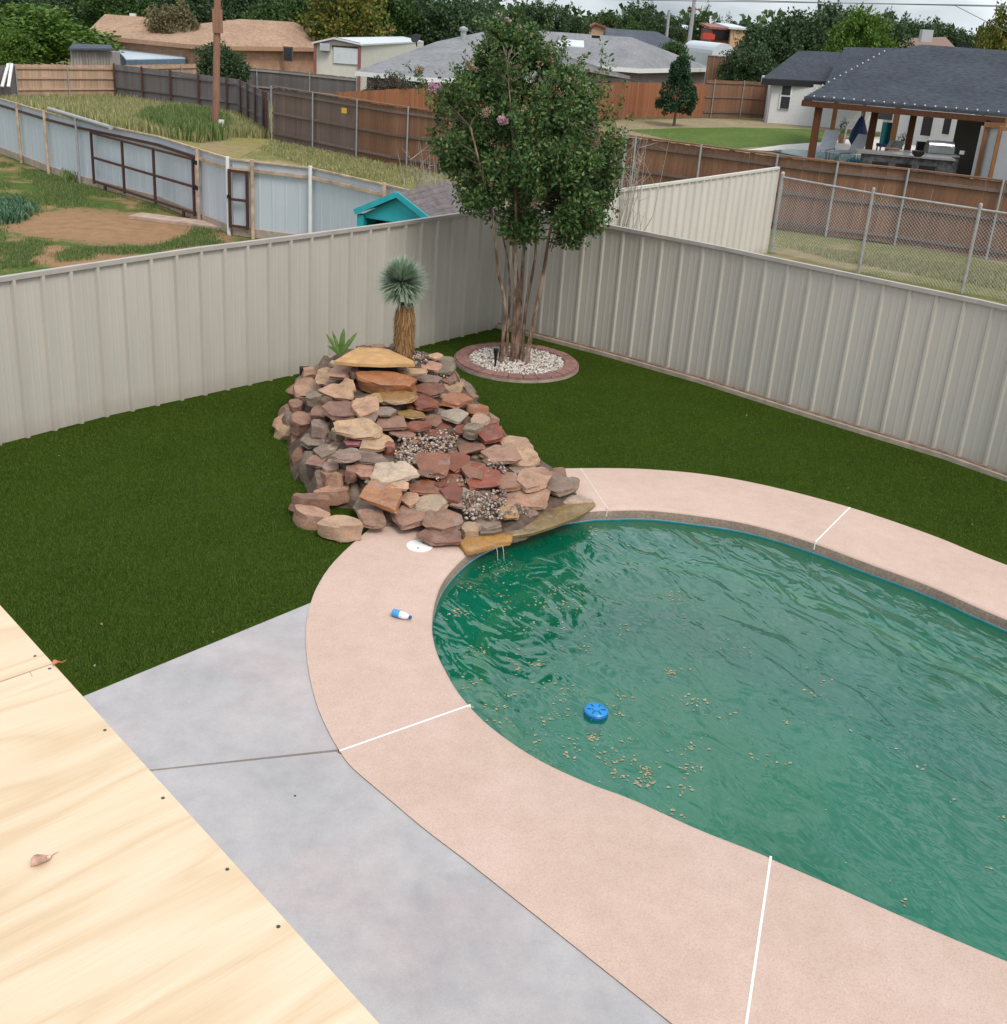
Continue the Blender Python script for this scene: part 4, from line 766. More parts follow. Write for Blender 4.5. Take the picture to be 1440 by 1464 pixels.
def place_rock(cx_, cy_, w, h, code, parent, seed, zoff=0., name='stone', z=None, u=None, thick=None, wet=False, sub=3, tilt=True):
    u_ = 390 + cx_ / 3 if u is None else u[0]; v_ = 460 + cy_ / 3 if u is None else u[1]
    zz = zpx(u_, v_) if z is None else z; p = gp(u_, v_, zz + zoff); dist = (p - Vector((0, 0, H))).length; wm = w / 3 * dist / F; hm = h / 3 * dist / F; el = .44
    th = thick or min(hm * .45, max(.035, hm * .30)); dep = max(.5 * wm, min(1.35 * wm, (hm - th * .85) / el))
    if hm > wm * .95: th = max(th, hm * .7); dep = min(dep, wm * 1.1)
    r_ = random.Random(seed); flatness = .42 if th < wm * .6 else .6
    V, Fq = rockV(sub, seed, r_.choice((4, 5, 5, 6)), .11, flatz=flatness)
    V = V / np.abs(V).max(0); V = V * np.array([wm * .57, dep * .58, th * .44]); q = Matrix.Rotation(r_.uniform(.05, .32) if tilt else r_.uniform(-.05, .05), 3, 'X') @ Matrix.Rotation(r_.uniform(-.12, .12), 3, 'Y') @ Matrix.Rotation(r_.uniform(-.3, .3), 3, 'Z')
    V = V @ np.array(q).T + np.array(p)
    base = CC[code]; base = (base[0] * .92, base[1] * .60, base[2] * .42) if wet and code in 'rbpvg' else base; j = r_.uniform(.82, 1.12) * (.86 if wet else 1); col = tuple(c * j * r_.uniform(.96, 1.04) for c in base)
    o = npmesh(name, V, Fq, M['wetstone'] if wet else M['stone'], parent); o.data.shade_smooth(); o.data.set_sharp_from_angle(angle=R(28)); o.color = (*col, 1); return o
for i, s_ in enumerate(ROCKS.split(';')):
    a = s_.split(); x, y, w, h = map(float, a[:4]); x += 18 if x < 165 and y < 630 else 0; wet = a[4] in 'oyrd' or (560 < x < 960 and 280 < y < 760)
    place_rock(x, y, w, h, a[4], wfall, 100 + i, wet=wet, thick=.19 if (x, y) == (485, 262) else None)
k = 0; rr_ = random.Random(5)
while k < 95:                                # smaller stones wedged in the gaps
    u_, v_ = rr_.uniform(408, 815), rr_.uniform(505, 778)
    if not inpoly(u_, v_, hull): continue
    s_ = rr_.uniform(34, 78); place_rock(0, 0, s_ * 1.25, s_ * .75, rr_.choice('pbgvtbrgs'), wfall, 700 + k, zoff=-.06, u=(u_, v_), sub=2); k += 1
# back of the mound: big plain stones seen only from the side
for k in range(26):
    t = k / 25; a = Vector(cv[0]); i = int(t * 22) % nh; p = cv[(i + 0) % nh]; o_ = (z_(p, 0) - z_(cc, 0)).normalized()
    if o_.y < .1: continue
    V, Fq = rockV(2, 1200 + k, 6, .1); sz = rr_.uniform(.13, .22); V = V * np.array([sz, sz, sz * .75]) + np.array(z_(p + o_ * .10, p.z * rr_.uniform(.2, .75))); o = npmesh('stone', V, Fq, M['stone'], wfall); o.data.shade_smooth(); o.data.set_sharp_from_angle(angle=R(28)); o.color = (*CC[rr_.choice('pbgt')], 1)
for k in range(nh):
    a = cv[k]; o_ = (z_(a, 0) - z_(cc, 0)).normalized()
    if o_.x > -.25: continue
    for f_ in ((.25, .7) if a.z > .22 else (.4,)):
        sz = rr_.uniform(.10, .17); V, Fq = rockV(2, 1500 + k * 3 + int(f_ * 10), 6, .12); V = V * np.array([sz * .9, sz * .8, sz * rr_.uniform(1.1, 2.0)]) + np.array(z_(a + o_ * (-.05 + .10 * (1 - f_)) + Vector((rr_.uniform(-.05, .05), 0, 0)), a.z * f_)); o = npmesh('stone', V, Fq, M['stone'], wfall); o.data.shade_smooth(); o.data.set_sharp_from_angle(angle=R(28)); c_ = CC[rr_.choice('bgbpg')]; o.color = (c_[0] * .85, c_[1] * .82, c_[2] * .8, 1)
# thin cap slab over the spillway, dark opening
cs = [gp(478, 516, .95), gp(506, 519.5, .95), gp(548, 521, .95), gp(593, 520, .95), gp(590, 515, .95), gp(556, 499.5, .95), gp(546, 497.5, .95), gp(512, 496.5, .95), gp(503, 501, .95)]
MB().slab(cs, .035).build('cap_slab', M['slabwood'], wfall)
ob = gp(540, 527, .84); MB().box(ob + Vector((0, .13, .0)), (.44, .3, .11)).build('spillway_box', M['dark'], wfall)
# lip slabs over the water
def px_slab(name, P, z, th, code, wet, ty=0):
    W_ = [gp(390 + x / 3, 460 + y / 3, z) for x, y in P]; n = len(W_); c = sum(W_, Vector()) / n; b = MB(); ins = [c + (p - c) * .96 for p in W_]; mid = [z_(c + (p - c) * 1.01, z - th * .35) for p in W_]; bot = [z_(c + (p - c) * .95, z - th) for p in W_]
    b.add([c + Vector((0, 0, .002))] + ins + mid + bot, [(0, 1 + i, 1 + (i + 1) % n) for i in range(n)] + [(1 + i, 1 + n + i, 1 + n + (i + 1) % n, 1 + (i + 1) % n) for i in range(n)] + [(1 + n + i, 1 + 2 * n + i, 1 + 2 * n + (i + 1) % n, 1 + n + (i + 1) % n) for i in range(n)])
    import bmesh
    o = b.build(name, M['wetstone'] if wet else M['stone'], wfall, 35); bm = bmesh.new(); bm.from_mesh(o.data); bmesh.ops.recalc_face_normals(bm, faces=bm.faces); bm.to_mesh(o.data); bm.free(); o.color = (*code, 1); return o
px_slab('lip_slab', [(975, 885), (985, 850), (1100, 820), (1190, 790), (1290, 778), (1375, 765), (1385, 780), (1350, 808), (1290, 838), (1200, 872), (1110, 900), (1030, 912), (990, 902)], .065, .05, (.23, .15, .06), True)
px_slab('lip_slab', [(800, 950), (820, 925), (900, 910), (1000, 905), (1030, 918), (1025, 938), (960, 950), (880, 975), (830, 985)], .055, .05, (.40, .20, .05), True)
px_slab('lip_slab', [(1180, 775), (1240, 750), (1320, 740), (1375, 758), (1370, 770), (1290, 774)], .085, .035, (.46, .34, .26), False)
px_slab('bed_slab', [(870, 880), (860, 855), (900, 835), (960, 845), (985, 890), (950, 900), (890, 902)], .10, .04, (.16, .12, .085), True)
spots = []
def pz(u0, u1, v0, v1, n, s0=.010, s1=.024):
    for _ in range(n):
        x, y = rng.uniform(u0, u1), rng.uniform(v0, v1); u_, v_ = 390 + x / 3, 460 + y / 3; p = gp(u_, v_, zpx(u_, v_) + .012); spots.append((p.x, p.y, p.z, rng.uniform(s0, s1), .75))
pz(540, 790, 490, 560, 330); pz(525, 610, 540, 610, 110); pz(820, 1000, 725, 845, 360); pz(1000, 1100, 790, 830, 50); pz(920, 1000, 590, 650, 50); pz(700, 860, 660, 690, 25); pz(690, 760, 225, 270, 25); pz(600, 660, 130, 180, 40, .014, .03); pz(620, 800, 460, 500, 40)
tag(scatter_pebbles('river_pebbles', spots, M['peb'], wfall), kind='stuff')
# loose boulders left front
for j, (x, y, w, h, c, lab, z) in enumerate(((260, 675, 140, 96, 'b', 'reddish boulder, topmost of the loose rocks left of the waterfall', .22), (250, 745, 150, 90, 'p', 'pink-grey boulder just under the reddish one left of the waterfall', .12), (156, 782, 160, 84, 'b', 'brown rounded boulder, leftmost on the turf beside the waterfall', .13), (176, 848, 174, 96, 'p', 'flat tan boulder on the turf, left of the largest loose boulder', .07), (303, 882, 190, 128, 't', 'largest tan boulder, on the turf at the tip of the pink coping', .1))):
    o = place_rock(x, y, w, h, c, None, 60 + j, z=z, thick=.2, tilt=False); o.name = 'boulder'; tag(o, lab, 'boulder', 'loose boulders beside the rock waterfall')
# plants on top
yb = gp(577, 508, .86)
yu = thing('yucca', 'round blue-green yucca on a shaggy tan trunk behind the waterfall', 'plant', tuple(yb))
MB().tube([yb - Vector((0, 0, .15)), yb + Vector((0, .0, .2)), yb + Vector((0, 0, .62))], [.095, .105, .09], 14).build('trunk', M['bark'], yu, 60)
n = 2200; V = []; Fq = []
for i in range(n):
    a = rng.uniform(0, 2 * PI); z = rng.uniform(-.05, .60); r_ = .095; p = np.array([yb.x + r_ * math.cos(a), yb.y + r_ * math.sin(a), yb.z + z]); l = rng.uniform(.08, .19); e = p + np.array([math.cos(a) * rng.uniform(.01, .05), math.sin(a) * rng.uniform(.01, .05), -l]); s_ = np.array([-math.sin(a), math.cos(a), 0]) * .006; V += [p - s_, p + s_, e + s_ * .3, e - s_ * .3]; Fq.append([4 * i, 4 * i + 1, 4 * i + 2, 4 * i + 3])
tag(npmesh('dead_leaf_skirt', np.array(V), np.array(Fq), M['shaggy'], yu), kind='stuff')
hc = np.array(at(575, 404, yb.y)); V = []; Fq = []; n = 1700
for i in range(n):
    d = rng.normal(size=3); d /= np.linalg.norm(d)
    if d[2] < -.78: d[2] = -d[2]
    l = .315 * rng.uniform(.78, 1.12); s_ = np.cross(d, [0, 0, 1.01]); s_ /= np.linalg.norm(s_) + 1e-6; s_ = s_ * .0075; p = hc + d * .03; q = hc + d * l * .55 + np.array([0, 0, -.004]); e = hc + d * l + np.array([0, 0, -.015]); k = len(V)
    V += [p - s_, p + s_, q + s_, q - s_, e + s_ * .15, e - s_ * .15]; Fq += [[k, k + 1, k + 2, k + 3], [k + 3, k + 2, k + 4, k + 5]]
tag(npmesh('blade_head', np.array(V), np.array(Fq), M['yucca'], yu), kind='stuff')
ab = gp(487, 508, .84)
ag = thing('agave', 'small agave with a few broad green leaves on the left of the waterfall top', 'plant', tuple(ab))
for (u, v, w) in ((466, 477, .026), (475, 473, .02), (492, 469, .035), (511, 475, .028), (468, 494, .022), (503, 487, .02)):
    e = at(u, v, ab.y + rng.uniform(-.06, .04)); c = ab.lerp(e, .5) + Vector((0, 0, .015)); P = [ab.lerp(c, t) if t < 1 else c for t in (0, .5, 1)] + [c.lerp(e, .5), e]; W_ = [w * .5, w * .9, w, w * .75, .002]; m = MB(); vs = []
    d = (e - ab).normalized(); sd = d.cross(Vector((0, -.9, .4))).normalized()
    for p, w_ in zip(P, W_): vs += [p - sd * w_, p + d.cross(sd) * w_ * .35, p + sd * w_, p - d.cross(sd) * w_ * .5]
    fs = [(4 * i + j, 4 * i + (j + 1) % 4, 4 * i + 4 + (j + 1) % 4, 4 * i + 4 + j) for i in range(4) for j in range(4)]; m.add(vs, fs).build('leaf', M['agave'], ag, 60)
lb = gp(436, 540, .12); q = thing('flood_light', 'small black box light behind the left edge of the rocks', 'garden light', tuple(z_(lb, 0)))
MB().box(at(436, 532, lb.y) , (.13, .10, .13), .3).build('housing', M['plast'], q); MB().tube([z_(lb, 0), at(436, 532, lb.y)], .015, 6).build('stake', M['plast'], q)
# trickles and small splash
tr = MB()
for (u, v) in ((709, 777), (718, 777)):
    a = gp(u, v, .03); tr.tube([a, a + Vector((.02, -.05, -.06)), a + Vector((.03, -.06, -.15))], [.003, .002, .0015], 6, False)
wmat = N('running_water'); wmat.col((.8, .85, .85)); wmat.rough(.05); wmat.p.inputs['Alpha'].default_value = .55
tag(tr.build('water_trickle', wmat.m, None, 60), 'thin trickles of water falling from the rock lip into the pool', 'water', kind='stuff')
foam = [(*[c for c in gp(720 + rng.normal() * 10, 808 + rng.normal() * 7, WZ)], rng.uniform(.0015, .004), .5) for _ in range(90)]
tag(scatter_pebbles('splash_foam', foam, M['frame']), 'small white splash where the trickle meets the pool', 'foam', kind='stuff')

# ------------------------------------------------------------------ small things round the pool
lp_ = gp(600, 781, .014); li = thing('skimmer_lid', 'round white skimmer lid set in the pink coping below the rocks', 'lid', tuple(lp_))
MB().lathe(lp_, [(.125, 0), (.125, .008), (.118, .011)], 36).build('lid', M['lid'], li, 40)
for dx, dy in ((-.01, -.06), (.03, .05)): MB().lathe(lp_ + Vector((dx, dy, .0112)), [(.011, 0), (.011, .001)], 10).build('finger_hole', M['dark'], li)
bp = gp(574, 884, .014); bo = thing('bottle', 'small crushed plastic bottle with blue label lying on the pink coping', 'bottle', tuple(bp))
bd = (gp(586, 888, .014) - gp(562, 881, .014)).normalized(); bq = bd.to_track_quat('Z', 'Y').to_matrix(); o_ = bp + Vector((0, 0, .032)) - bd * .085
MB().lathe(o_, [(.022, 0), (.031, .008), (.031, .075), (.027, .08), (.031, .086), (.030, .12), (.014, .15), (.013, .158)], 14, bq).build('body', M['bottle'], bo, 40)
MB().lathe(o_, [(.0318, .006), (.0322, .01), (.0322, .07), (.0318, .074)], 14, bq).build('label', M['bluelabel'], bo, 40)
MB().lathe(o_, [(.016, .156), (.016, .172), (.013, .175)], 12, bq).build('cap', M['blue2'], bo, 40)
fc = gp(852, 1020, WZ); fl = thing('chlorine_floater', 'round blue chlorine floater drifting on the green water', 'pool float', tuple(fc))
MB().lathe(fc, [(.060, -.16), (.062, -.03), (.088, -.02), (.092, .0), (.092, .016), (.084, .024)], 36).build('float_ring', M['blue2'], fl, 35)
MB().lathe(fc, [(.088, .020), (.09, .03), (.080, .040), (.074, .040), (.072, .035), (.03, .036), (.028, .044), (.0, .045)], 36).build('cap', M['blue'], fl, 30)
for a in range(6): MB().box(fc + Vector((.052 * math.cos(a * PI / 3), .052 * math.sin(a * PI / 3), .038)), (.030, .006, .006), a * PI / 3).build('rib', M['blue2'], fl)
# leaf litter on the water
A_ = [(600 + x / 3.6, 730 + y / 3.6) for x, y in ((190, 510), (450, 450), (640, 487), (800, 465), (715, 500), (560, 590), (720, 600), (295, 710), (465, 755), (520, 805), (620, 790), (270, 875), (235, 915), (480, 945), (630, 905), (760, 930), (790, 955), (740, 975), (1000, 1020), (1050, 1045), (755, 1050), (680, 1075), (430, 1090), (395, 1005), (290, 990), (860, 1175), (920, 1155), (770, 1190), (805, 1245), (950, 1265), (1075, 1180), (1075, 1280), (1020, 1320), (1040, 1365), (1170, 1320), (1190, 1355), (1160, 1400), (1400, 1330), (1290, 830), (1075, 610), (865, 690), (1060, 950), (1410, 980), (600, 1195), (800, 390), (690, 425), (910, 100), (940, 150), (1055, 210), (400, 505), (140, 540), (345, 310), (270, 415), (1310, 440), (185, 360), (470, 375), (195, 520), (300, 705), (640, 485), (900, 1165), (960, 1270))]
A_ += [(900 + x / 2.667, 800 + y / 2.667) for x, y in ((155, 430), (245, 540), (300, 545), (385, 580), (350, 600), (610, 630), (480, 745), (560, 780), (230, 720), (215, 885), (240, 800), (80, 820), (350, 290), (380, 320), (430, 345), (215, 240), (170, 140), (680, 435), (740, 455), (640, 470), (695, 515), (840, 615), (1030, 720), (1100, 790), (1250, 925), (1390, 980), (180, 975), (60, 850))]
A_ += [(1230, 1330), (1300, 1290), (1380, 1400), (1180, 1300), (1420, 1240)]
pts = []
for u, v in A_:
    for _ in range(rng.integers(5, 11) if u < 1010 else rng.integers(2, 5)): pts.append((u + rng.normal() * 9, v + rng.normal() * 5, rng.uniform(.008, .020)))
for _ in range(260): pts.append((rng.uniform(640, 1010), rng.uniform(760, 1190), rng.uniform(.005, .011)))
for _ in range(25): pts.append((rng.uniform(900, 1440), rng.uniform(820, 1330), rng.uniform(.005, .009)))
V = []; Fq = []; Ipoly = [(p.x, p.y) for p in Iloop]
for u, v, s_ in pts:
    p = gp(u, v, WZ + .0035)
    if not inpoly(p.x, p.y, Ipoly): continue
    a = rng.uniform(0, 2 * PI); d = np.array([math.cos(a), math.sin(a), 0]); e = np.array([-d[1], d[0], 0]); c = np.array(p); k = len(V); w = s_ * rng.uniform(.35, .75); up_ = np.array([0, 0, .0012])
    V += [c - d * s_, c - e * w + up_, c + d * s_ * .9, c + e * w + up_ * rng.uniform(0, 2)]; Fq.append([k, k + 1, k + 2, k + 3])
tag(npmesh('floating_litter', np.array(V), np.array(Fq), M['litter']), 'tan leaf scraps and petals floating on the pool', 'leaf litter', kind='stuff')
V = []; Fq = []
for u, v, s_ in [(135, 952, .02), (145, 893, .018), (84, 652, .015), (1068, 594, .02), (1018, 552, .02), (1322, 684, .018), (1213, 698, .014), (820, 548, .018), (1120, 700, .012), (390, 870, .012), (705, 558, .015), (305, 904, .01), (880, 610, .012), (1390, 750, .014)]:
    p = gp(u, v, .006); a = rng.uniform(0, 6); d = np.array([math.cos(a), math.sin(a), .1]); e = np.array([-d[1], d[0], .1]); c = np.array(p); k = len(V); V += [c - d * s_, c - e * s_ * .5 + [0, 0, .008], c + d * s_, c + e * s_ * .5 + [0, 0, .012]]; Fq.append([k, k + 1, k + 2, k + 3])
tag(npmesh('fallen_leaves', np.array(V), np.array(Fq), M['litter']), 'a few pale dry leaves scattered on the turf', 'leaf litter', kind='stuff')

# ------------------------------------------------------------------ plywood deck under the camera
PZ = 3.0; e0, e1_ = gp(0, 865, PZ), gp(348, 1249, PZ); ed = (e1_ - e0).normalized(); en = Vector((-ed.y, ed.x, 0)); en = en if en.dot(-e0) < 0 and False else (-en if en.dot(Vector((1, 1, 0))) > 0 else en)
s0, s1 = gp(0, 975, PZ), gp(76, 948.5, PZ); sd_ = (s0 - s1).normalized(); ang = math.atan2(sd_.y, sd_.x)
M['ply'] = m_ply(ang)
dk = thing('plywood_deck', 'pale plywood sheets of an unfinished balcony deck, screwed down, at the lower left', 'deck', (-1.2, 1.2, 0))
far_ = e0 - ed * 3; cut = s1 + (s1 - s0).normalized() * .0
t_ = (cut - e0).dot(ed); cpt = e0 + ed * t_
def quad(a, b_, w): return [a, b_, b_ + sd_ * w, a + sd_ * w]
g_ = .0025
MB().slab([z_(p, PZ) for p in quad(cpt - ed * g_, e0 - ed * 1.6, 1.6)], .018).build('plywood_sheet', M['ply'], dk)
MB().slab([z_(p, PZ) for p in quad(cpt + ed * g_, cpt + ed * 1.6, 1.9)], .018).build('plywood_sheet', M['ply'], dk)
for t in (.05, .65, 1.25, 1.85): MB().beam(z_(cpt - ed * 1.9 + sd_ * t, PZ - .116), z_(cpt + ed * 1.55 + sd_ * t, PZ - .116), .038, .19).build('joist', M['newpine'], dk)
for t in (-1.5, 1.2): MB().box(z_(cpt + ed * t + sd_ * .2, (PZ - .23) / 2 - .02), (.1, .1, PZ - .22)).build('post', M['newpine'], dk)
for u, v in ((50, 938), (71, 956), (150, 1044), (233, 1141), (325, 1243), (398, 1325), (84, 1128 + 4), (20, 1068)):
    if (u, v) in ((84, 1132), (20, 1068)): continue
    p = gp(u, v, PZ); MB().lathe(p, [(.0042, -.002), (.0042, .0006), (.002, .0008)], 10).build('screw', simple('dark_screw_head', (.05, .045, .04), .5), dk)
MB().beam(gp(43, 961, PZ + .0006), gp(46, 967, PZ + .0006), .0012, .0008).build('crack', M['joint'], dk)
def leaf3(u, v, z, L_, ang_, mat, name, label):
    p = gp(u, v, z); d = Vector((math.cos(ang_), math.sin(ang_), 0)); e = Vector((-d.y, d.x, 0)); P = []; fs = []; n = 6
    for i in range(n + 1):
        t = i / n; w = L_ * .30 * math.sin(PI * t ** .8) ** .8 + .0006; c = p + d * (t - .5) * L_ + Vector((0, 0, .002 + .006 * math.sin(t * 5))); P += [c + e * w + Vector((0, 0, .003)), c, c - e * w + Vector((0, 0, .001 + .004 * t))]
    for i in range(n): fs += [(3 * i, 3 * i + 1, 3 * i + 4, 3 * i + 3), (3 * i + 1, 3 * i + 2, 3 * i + 5, 3 * i + 4)]
    m = MB().add(P, fs); m.tube([p + d * L_ * .5, p + d * L_ * .75], [.0012, .0008], 4); tag(m.build(name, mat, None), label, 'leaf')
la = gp(46, 1240, PZ); lb2 = gp(77, 1222, PZ); leaf3(60, 1231, PZ + .001, .048, math.atan2((lb2 - la).y, (lb2 - la).x), simple('dry_brown_leaf', (.42, .24, .17), .8, .35, 60), 'dry_leaf', 'dry brown curled leaf lying on the plywood')
leaf3(83, 949, PZ + .004, .03, 1.0, simple('rusty_red_leaf', (.60, .16, .08), .8, .2, 60), 'dry_leaf', 'small rusty red leaf caught on the plywood edge')

# ------------------------------------------------------------------ turquoise shed beyond the left fence
sh = thing('garden_shed', 'small turquoise garden shed with worn brown shingle roof behind the cream fence', 'shed', tuple(gp(575, 330)))
ax_ = at(571, 275, 18.3); lx = at(511, 300, 18.6); rx = at(625, 303, 18.0); bx = at(640, 262, 20.2); dv = bx - ax_; dv.z = 0
fl_ = z_(lx, 0).lerp(z_(ax_, 0), .12); frr = z_(rx, 0).lerp(z_(ax_, 0), .12); ez = lx.z - .06
def roofp(a, b_, c, d, mat, par, nm='roof', t=.05): return MB().slab([a, b_, c, d], t).build(nm, mat, par)
off = dv.normalized() * -.10
roofp(ax_ + off, ax_ + dv, lx + dv, lx + off, M['shingle_old'], sh); rr0 = rx.copy(); rr0.z = lx.z; roofp(ax_ + off, ax_ + dv, rr0 + dv, rr0 + off, M['shingle_old'], sh)
nwall = (frr - fl_).normalized(); wl = MB()
wl.add([z_(fl_, ez - .05), z_(frr, ez - .05), z_(frr, ez), z_(ax_, ax_.z - .07), z_(fl_, ez)], [(0, 1, 2, 3, 4)]); wl.build('gable', M['turq'], sh)
MB().beam(z_(fl_, 0), z_(fl_, ez), .12, .12, up=tuple(nwall)).build('front_post', M['turq'], sh); MB().beam(z_(frr, 0), z_(frr, ez), .3, .12, up=tuple(nwall)).build('front_post', M['turq'], sh)
inn = dv.normalized() * .5
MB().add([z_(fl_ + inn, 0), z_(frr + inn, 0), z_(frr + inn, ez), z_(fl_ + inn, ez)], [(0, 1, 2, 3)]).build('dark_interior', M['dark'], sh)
for a, b_ in ((fl_, fl_ + dv * .95), (frr, frr + dv * .95)): MB().beam(z_(a, ez / 2), z_(b_, ez / 2), .04, ez).build('side_wall', M['turq'], sh)
for a in (lx, rr0): MB().beam(a + off - Vector((0, 0, .02)), ax_ + off - Vector((0, 0, .02)), .03, .09).build('fascia', M['turq'], sh)

# ------------------------------------------------------------------ utility poles and wires
po = thing('utility_pole', 'tall brown wooden utility pole standing in the dry field', 'pole', tuple(gp(310, 193)))
a = z_(gp(308, 193), -.1); b_ = at(313, -140, a.y); MB().tube([a, b_], [.13, .11], 14).build('shaft', M['pole'], po, 60)
mb_ = at(311, 30, a.y - .12); MB().box(mb_, (.34, .10, .78)).build('cross_block', M['pole'], po)
MB().box(at(317, 184, a.y - .3), (.17, .14, .62)).build('meter_box', M['frame'], po)
pp = thing('utility_pole', 'thin distant utility pole leaning slightly, behind the grey-roofed house', 'pole', tuple(at(986, 60, 110)))
a = at(985, 62, 110); a.z = 0; MB().tube([a, at(994, -8, 110)], [.22, .16], 8).build('shaft', M['galvd'], pp); MB().tube([at(984, 14, 110), at(1003, 13, 110)], .08, 6).build('crossarm', M['pole'], pp)
pp2 = thing('utility_pole', 'short distant utility pole left of the thin one', 'pole', tuple(at(954, 60, 120)))
a = at(953, 60, 120); a.z = 0; MB().tube([a, at(957, 14, 120)], [.18, .14], 8).build('shaft', M['galvd'], pp2)
for i, (P, lab) in enumerate((([(880, -1), (1050, 2), (1440, 8)], 'upper overhead power cable crossing the sky'), ([(880, -3.5), (1050, 0), (1200, 4), (1440, 9.5)], 'lower overhead power cable crossing the sky'))):
    tag(MB().tube(spline([at(u, v, 70) for u, v in [(700, -8 - i)] + P + [(1700, 16 + i)]], 6), .022, 5).build('power_cable', M['wire']), lab, 'cable')
tag(MB().tube([at(1366, 8, 70), at(1415, 33, 66), at(1500, 75, 60)], .018, 5).build('power_cable', M['wire']), 'service cable sloping down to the right', 'cable')

# ------------------------------------------------------------------ houses
def hiphouse(par, FL, FR, RL, RR, roofm, wallm, ze=2.2, inset=.5, t=.16, fascia=None, z_floor=0, hipL=True):
    """FL, FR front eave ends; RL, RR ridge ends; back eave mirrored across the ridge"""
    d = z_(FR, 0) - z_(FL, 0); d.normalize(); n = Vector((-d.y, d.x, 0)); 
    if n.dot(z_(RL, 0) - z_(FL, 0)) < 0: n = -n
    dep = ((z_(RL, 0) + z_(RR, 0)) / 2 - z_(FL, 0)).dot(n) * 2; BL = FL + n * dep; BR = FR + n * dep
    for P in ([FL, FR, RR, RL], [FR, BR, RR], [BR, BL, RL, RR], [BL, FL, RL]): MB().slab(P, t).build('roof', roofm, par)
    a, b_, c, e = FL + (d + n) * inset, FR + (n - d) * inset, BR - (n + d) * inset, BL + (d - n) * inset
    for p, q in ((a, b_), (b_, c), (c, e), (e, a)): MB().beam(z_(p, (ze) / 2), z_(q, (ze) / 2), .15, ze - .04).build('wall', wallm, par)
    if fascia:
        for p, q in ((FL, FR), (FR, BR), (BL, FL)): MB().beam(p - Vector((0, 0, .12)), q - Vector((0, 0, .12)), .05, .2).build('fascia', fascia, par)
    return a, b_, n, d
def windows(par, pts, Y, w, h, mat, fr=M['frame']):
    for u, v in pts:
        c = at(u, v, Y); MB().box(c, (w + .12, .06, h + .12)).build('window', fr, par); wi = bpy.data.objects[COL.objects[-1].name]
        MB().box(c - Vector((0, .03, 0)), (w, .03, h)).build('pane', mat, wi)
# tan-roofed brick house, two wings
h1 = thing('brick_house', 'long single-storey orange brick house with tan shingle hip roof behind the dry field', 'house', tuple(at(380, 88, 60)))
FL, FR = gp(290, 65, 2.2), gp(500, 69, 2.2)
RL = at(345, 24, 66); RR_ = at(425, 30, 66); RL.z = RR_.z = 3.75; pl = [at(345, 24, 66)]
def ridge(u, v, FLp, FRp, slope=.34):      # point seen at (u, v) on the roof plane rising from the eave FLp-FRp
    d = z_(FRp, 0) - z_(FLp, 0); d.normalize(); n = Vector((-d.y, d.x, 0)); n = n if n.y > 0 else -n; nn = Vector((-n.x * slope, -n.y * slope, 1)); return rpl(u, v, FLp, nn)
RL, RR_ = ridge(343, 24, FL, FR), ridge(420, 34, FL, FR); zz = (RL.z + RR_.z) / 2; RL.z = RR_.z = zz
hiphouse(h1, FL, FR, RL, RR_, M['rooftan'], M['brickred'], 2.2, fascia=simple('tan_fascia', (.40, .24, .15)))
windows(h1, ((378, 76), (412, 77)), (FL.y + FR.y) / 2 + .05, .45, .7, M['glass'], simple('brown_frame', (.12, .08, .06)))
windows(h1, ((358, 76),), (FL.y + FR.y) / 2 + .05, .4, .9, M['frame'])
MB().box(at(402, 48, 72.5), (.5, .5, .35)).build('roof_vent', M['galv'], h1); MB().box(at(333, 30, 76), (.9, .1, .1)).build('ridge_vent', M['galv'], h1)
h2 = thing('brick_house', 'tan-roofed house left of the utility pole, half hidden by the bright green bush', 'house', tuple(at(200, 70, 64)))
FL, FR = gp(120, 49, 2.2), gp(310, 62, 2.2)
RL, RR_ = ridge(150, 17, FL, FR), ridge(207, 27, FL, FR); RL.z = RR_.z = (RL.z + RR_.z) / 2
hiphouse(h2, FL, FR, RL, RR_, M['rooftan'], M['brickred'], 2.2)
MB().box(at(190, 22, 78), (.35, .3, .25)).build('roof_vent', M['frame'], h2)
cpx = thing('carport', 'low pale carport roof in front of the tan-roofed house', 'carport', tuple(at(215, 66, 59)))
MB().slab([at(162, 61, 66.5), at(266, 64.5, 66.8), at(262, 61, 68.5), at(170, 58, 68.5)], .12).build('roof', M['siding'], cpx)
for u in (168, 200, 232, 262): a = at(u, 63, 66.6); MB().tube([z_(a, 0), z_(a, a.z - .1)], .05, 6).build('post', M['galvd'], cpx)
ws = thing('garden_shed', 'weathered grey plank shed with low dark roof beside the bright green bush', 'shed', tuple(at(135, 84, 53)))
a, b_ = at(100, 70, 53), at(160, 70, 53); MB().box(z_((a + b_) / 2 + Vector((0, .5, 0)), a.z / 2), ((b_ - a).length, 1., a.z)).build('wall', M['oldwood'], ws); MB().slab([at(98, 69, 52.7), at(162, 69, 52.7), at(158, 64, 54), at(104, 62, 54)], .08).build('roof', M['roofdark'], ws)
for k in range(14): MB().box(z_(a.lerp(b_, (k + .5) / 14) + Vector((0, -.02, 0)), a.z / 2), ((b_ - a).length / 14 - .03, .03, a.z - .1)).build('plank', M['oldwood'], ws)
bs = thing('garden_shed', 'pale blue metal shed with sloping roof behind the pine fence', 'shed', tuple(at(222, 86, 64)))
q4 = [at(180, 84.5, 63), at(265, 82.5, 63.5), at(250, 70, 66), at(167, 70, 66)]; MB().slab(q4, .05).build('roof', M['blueroof'], bs)
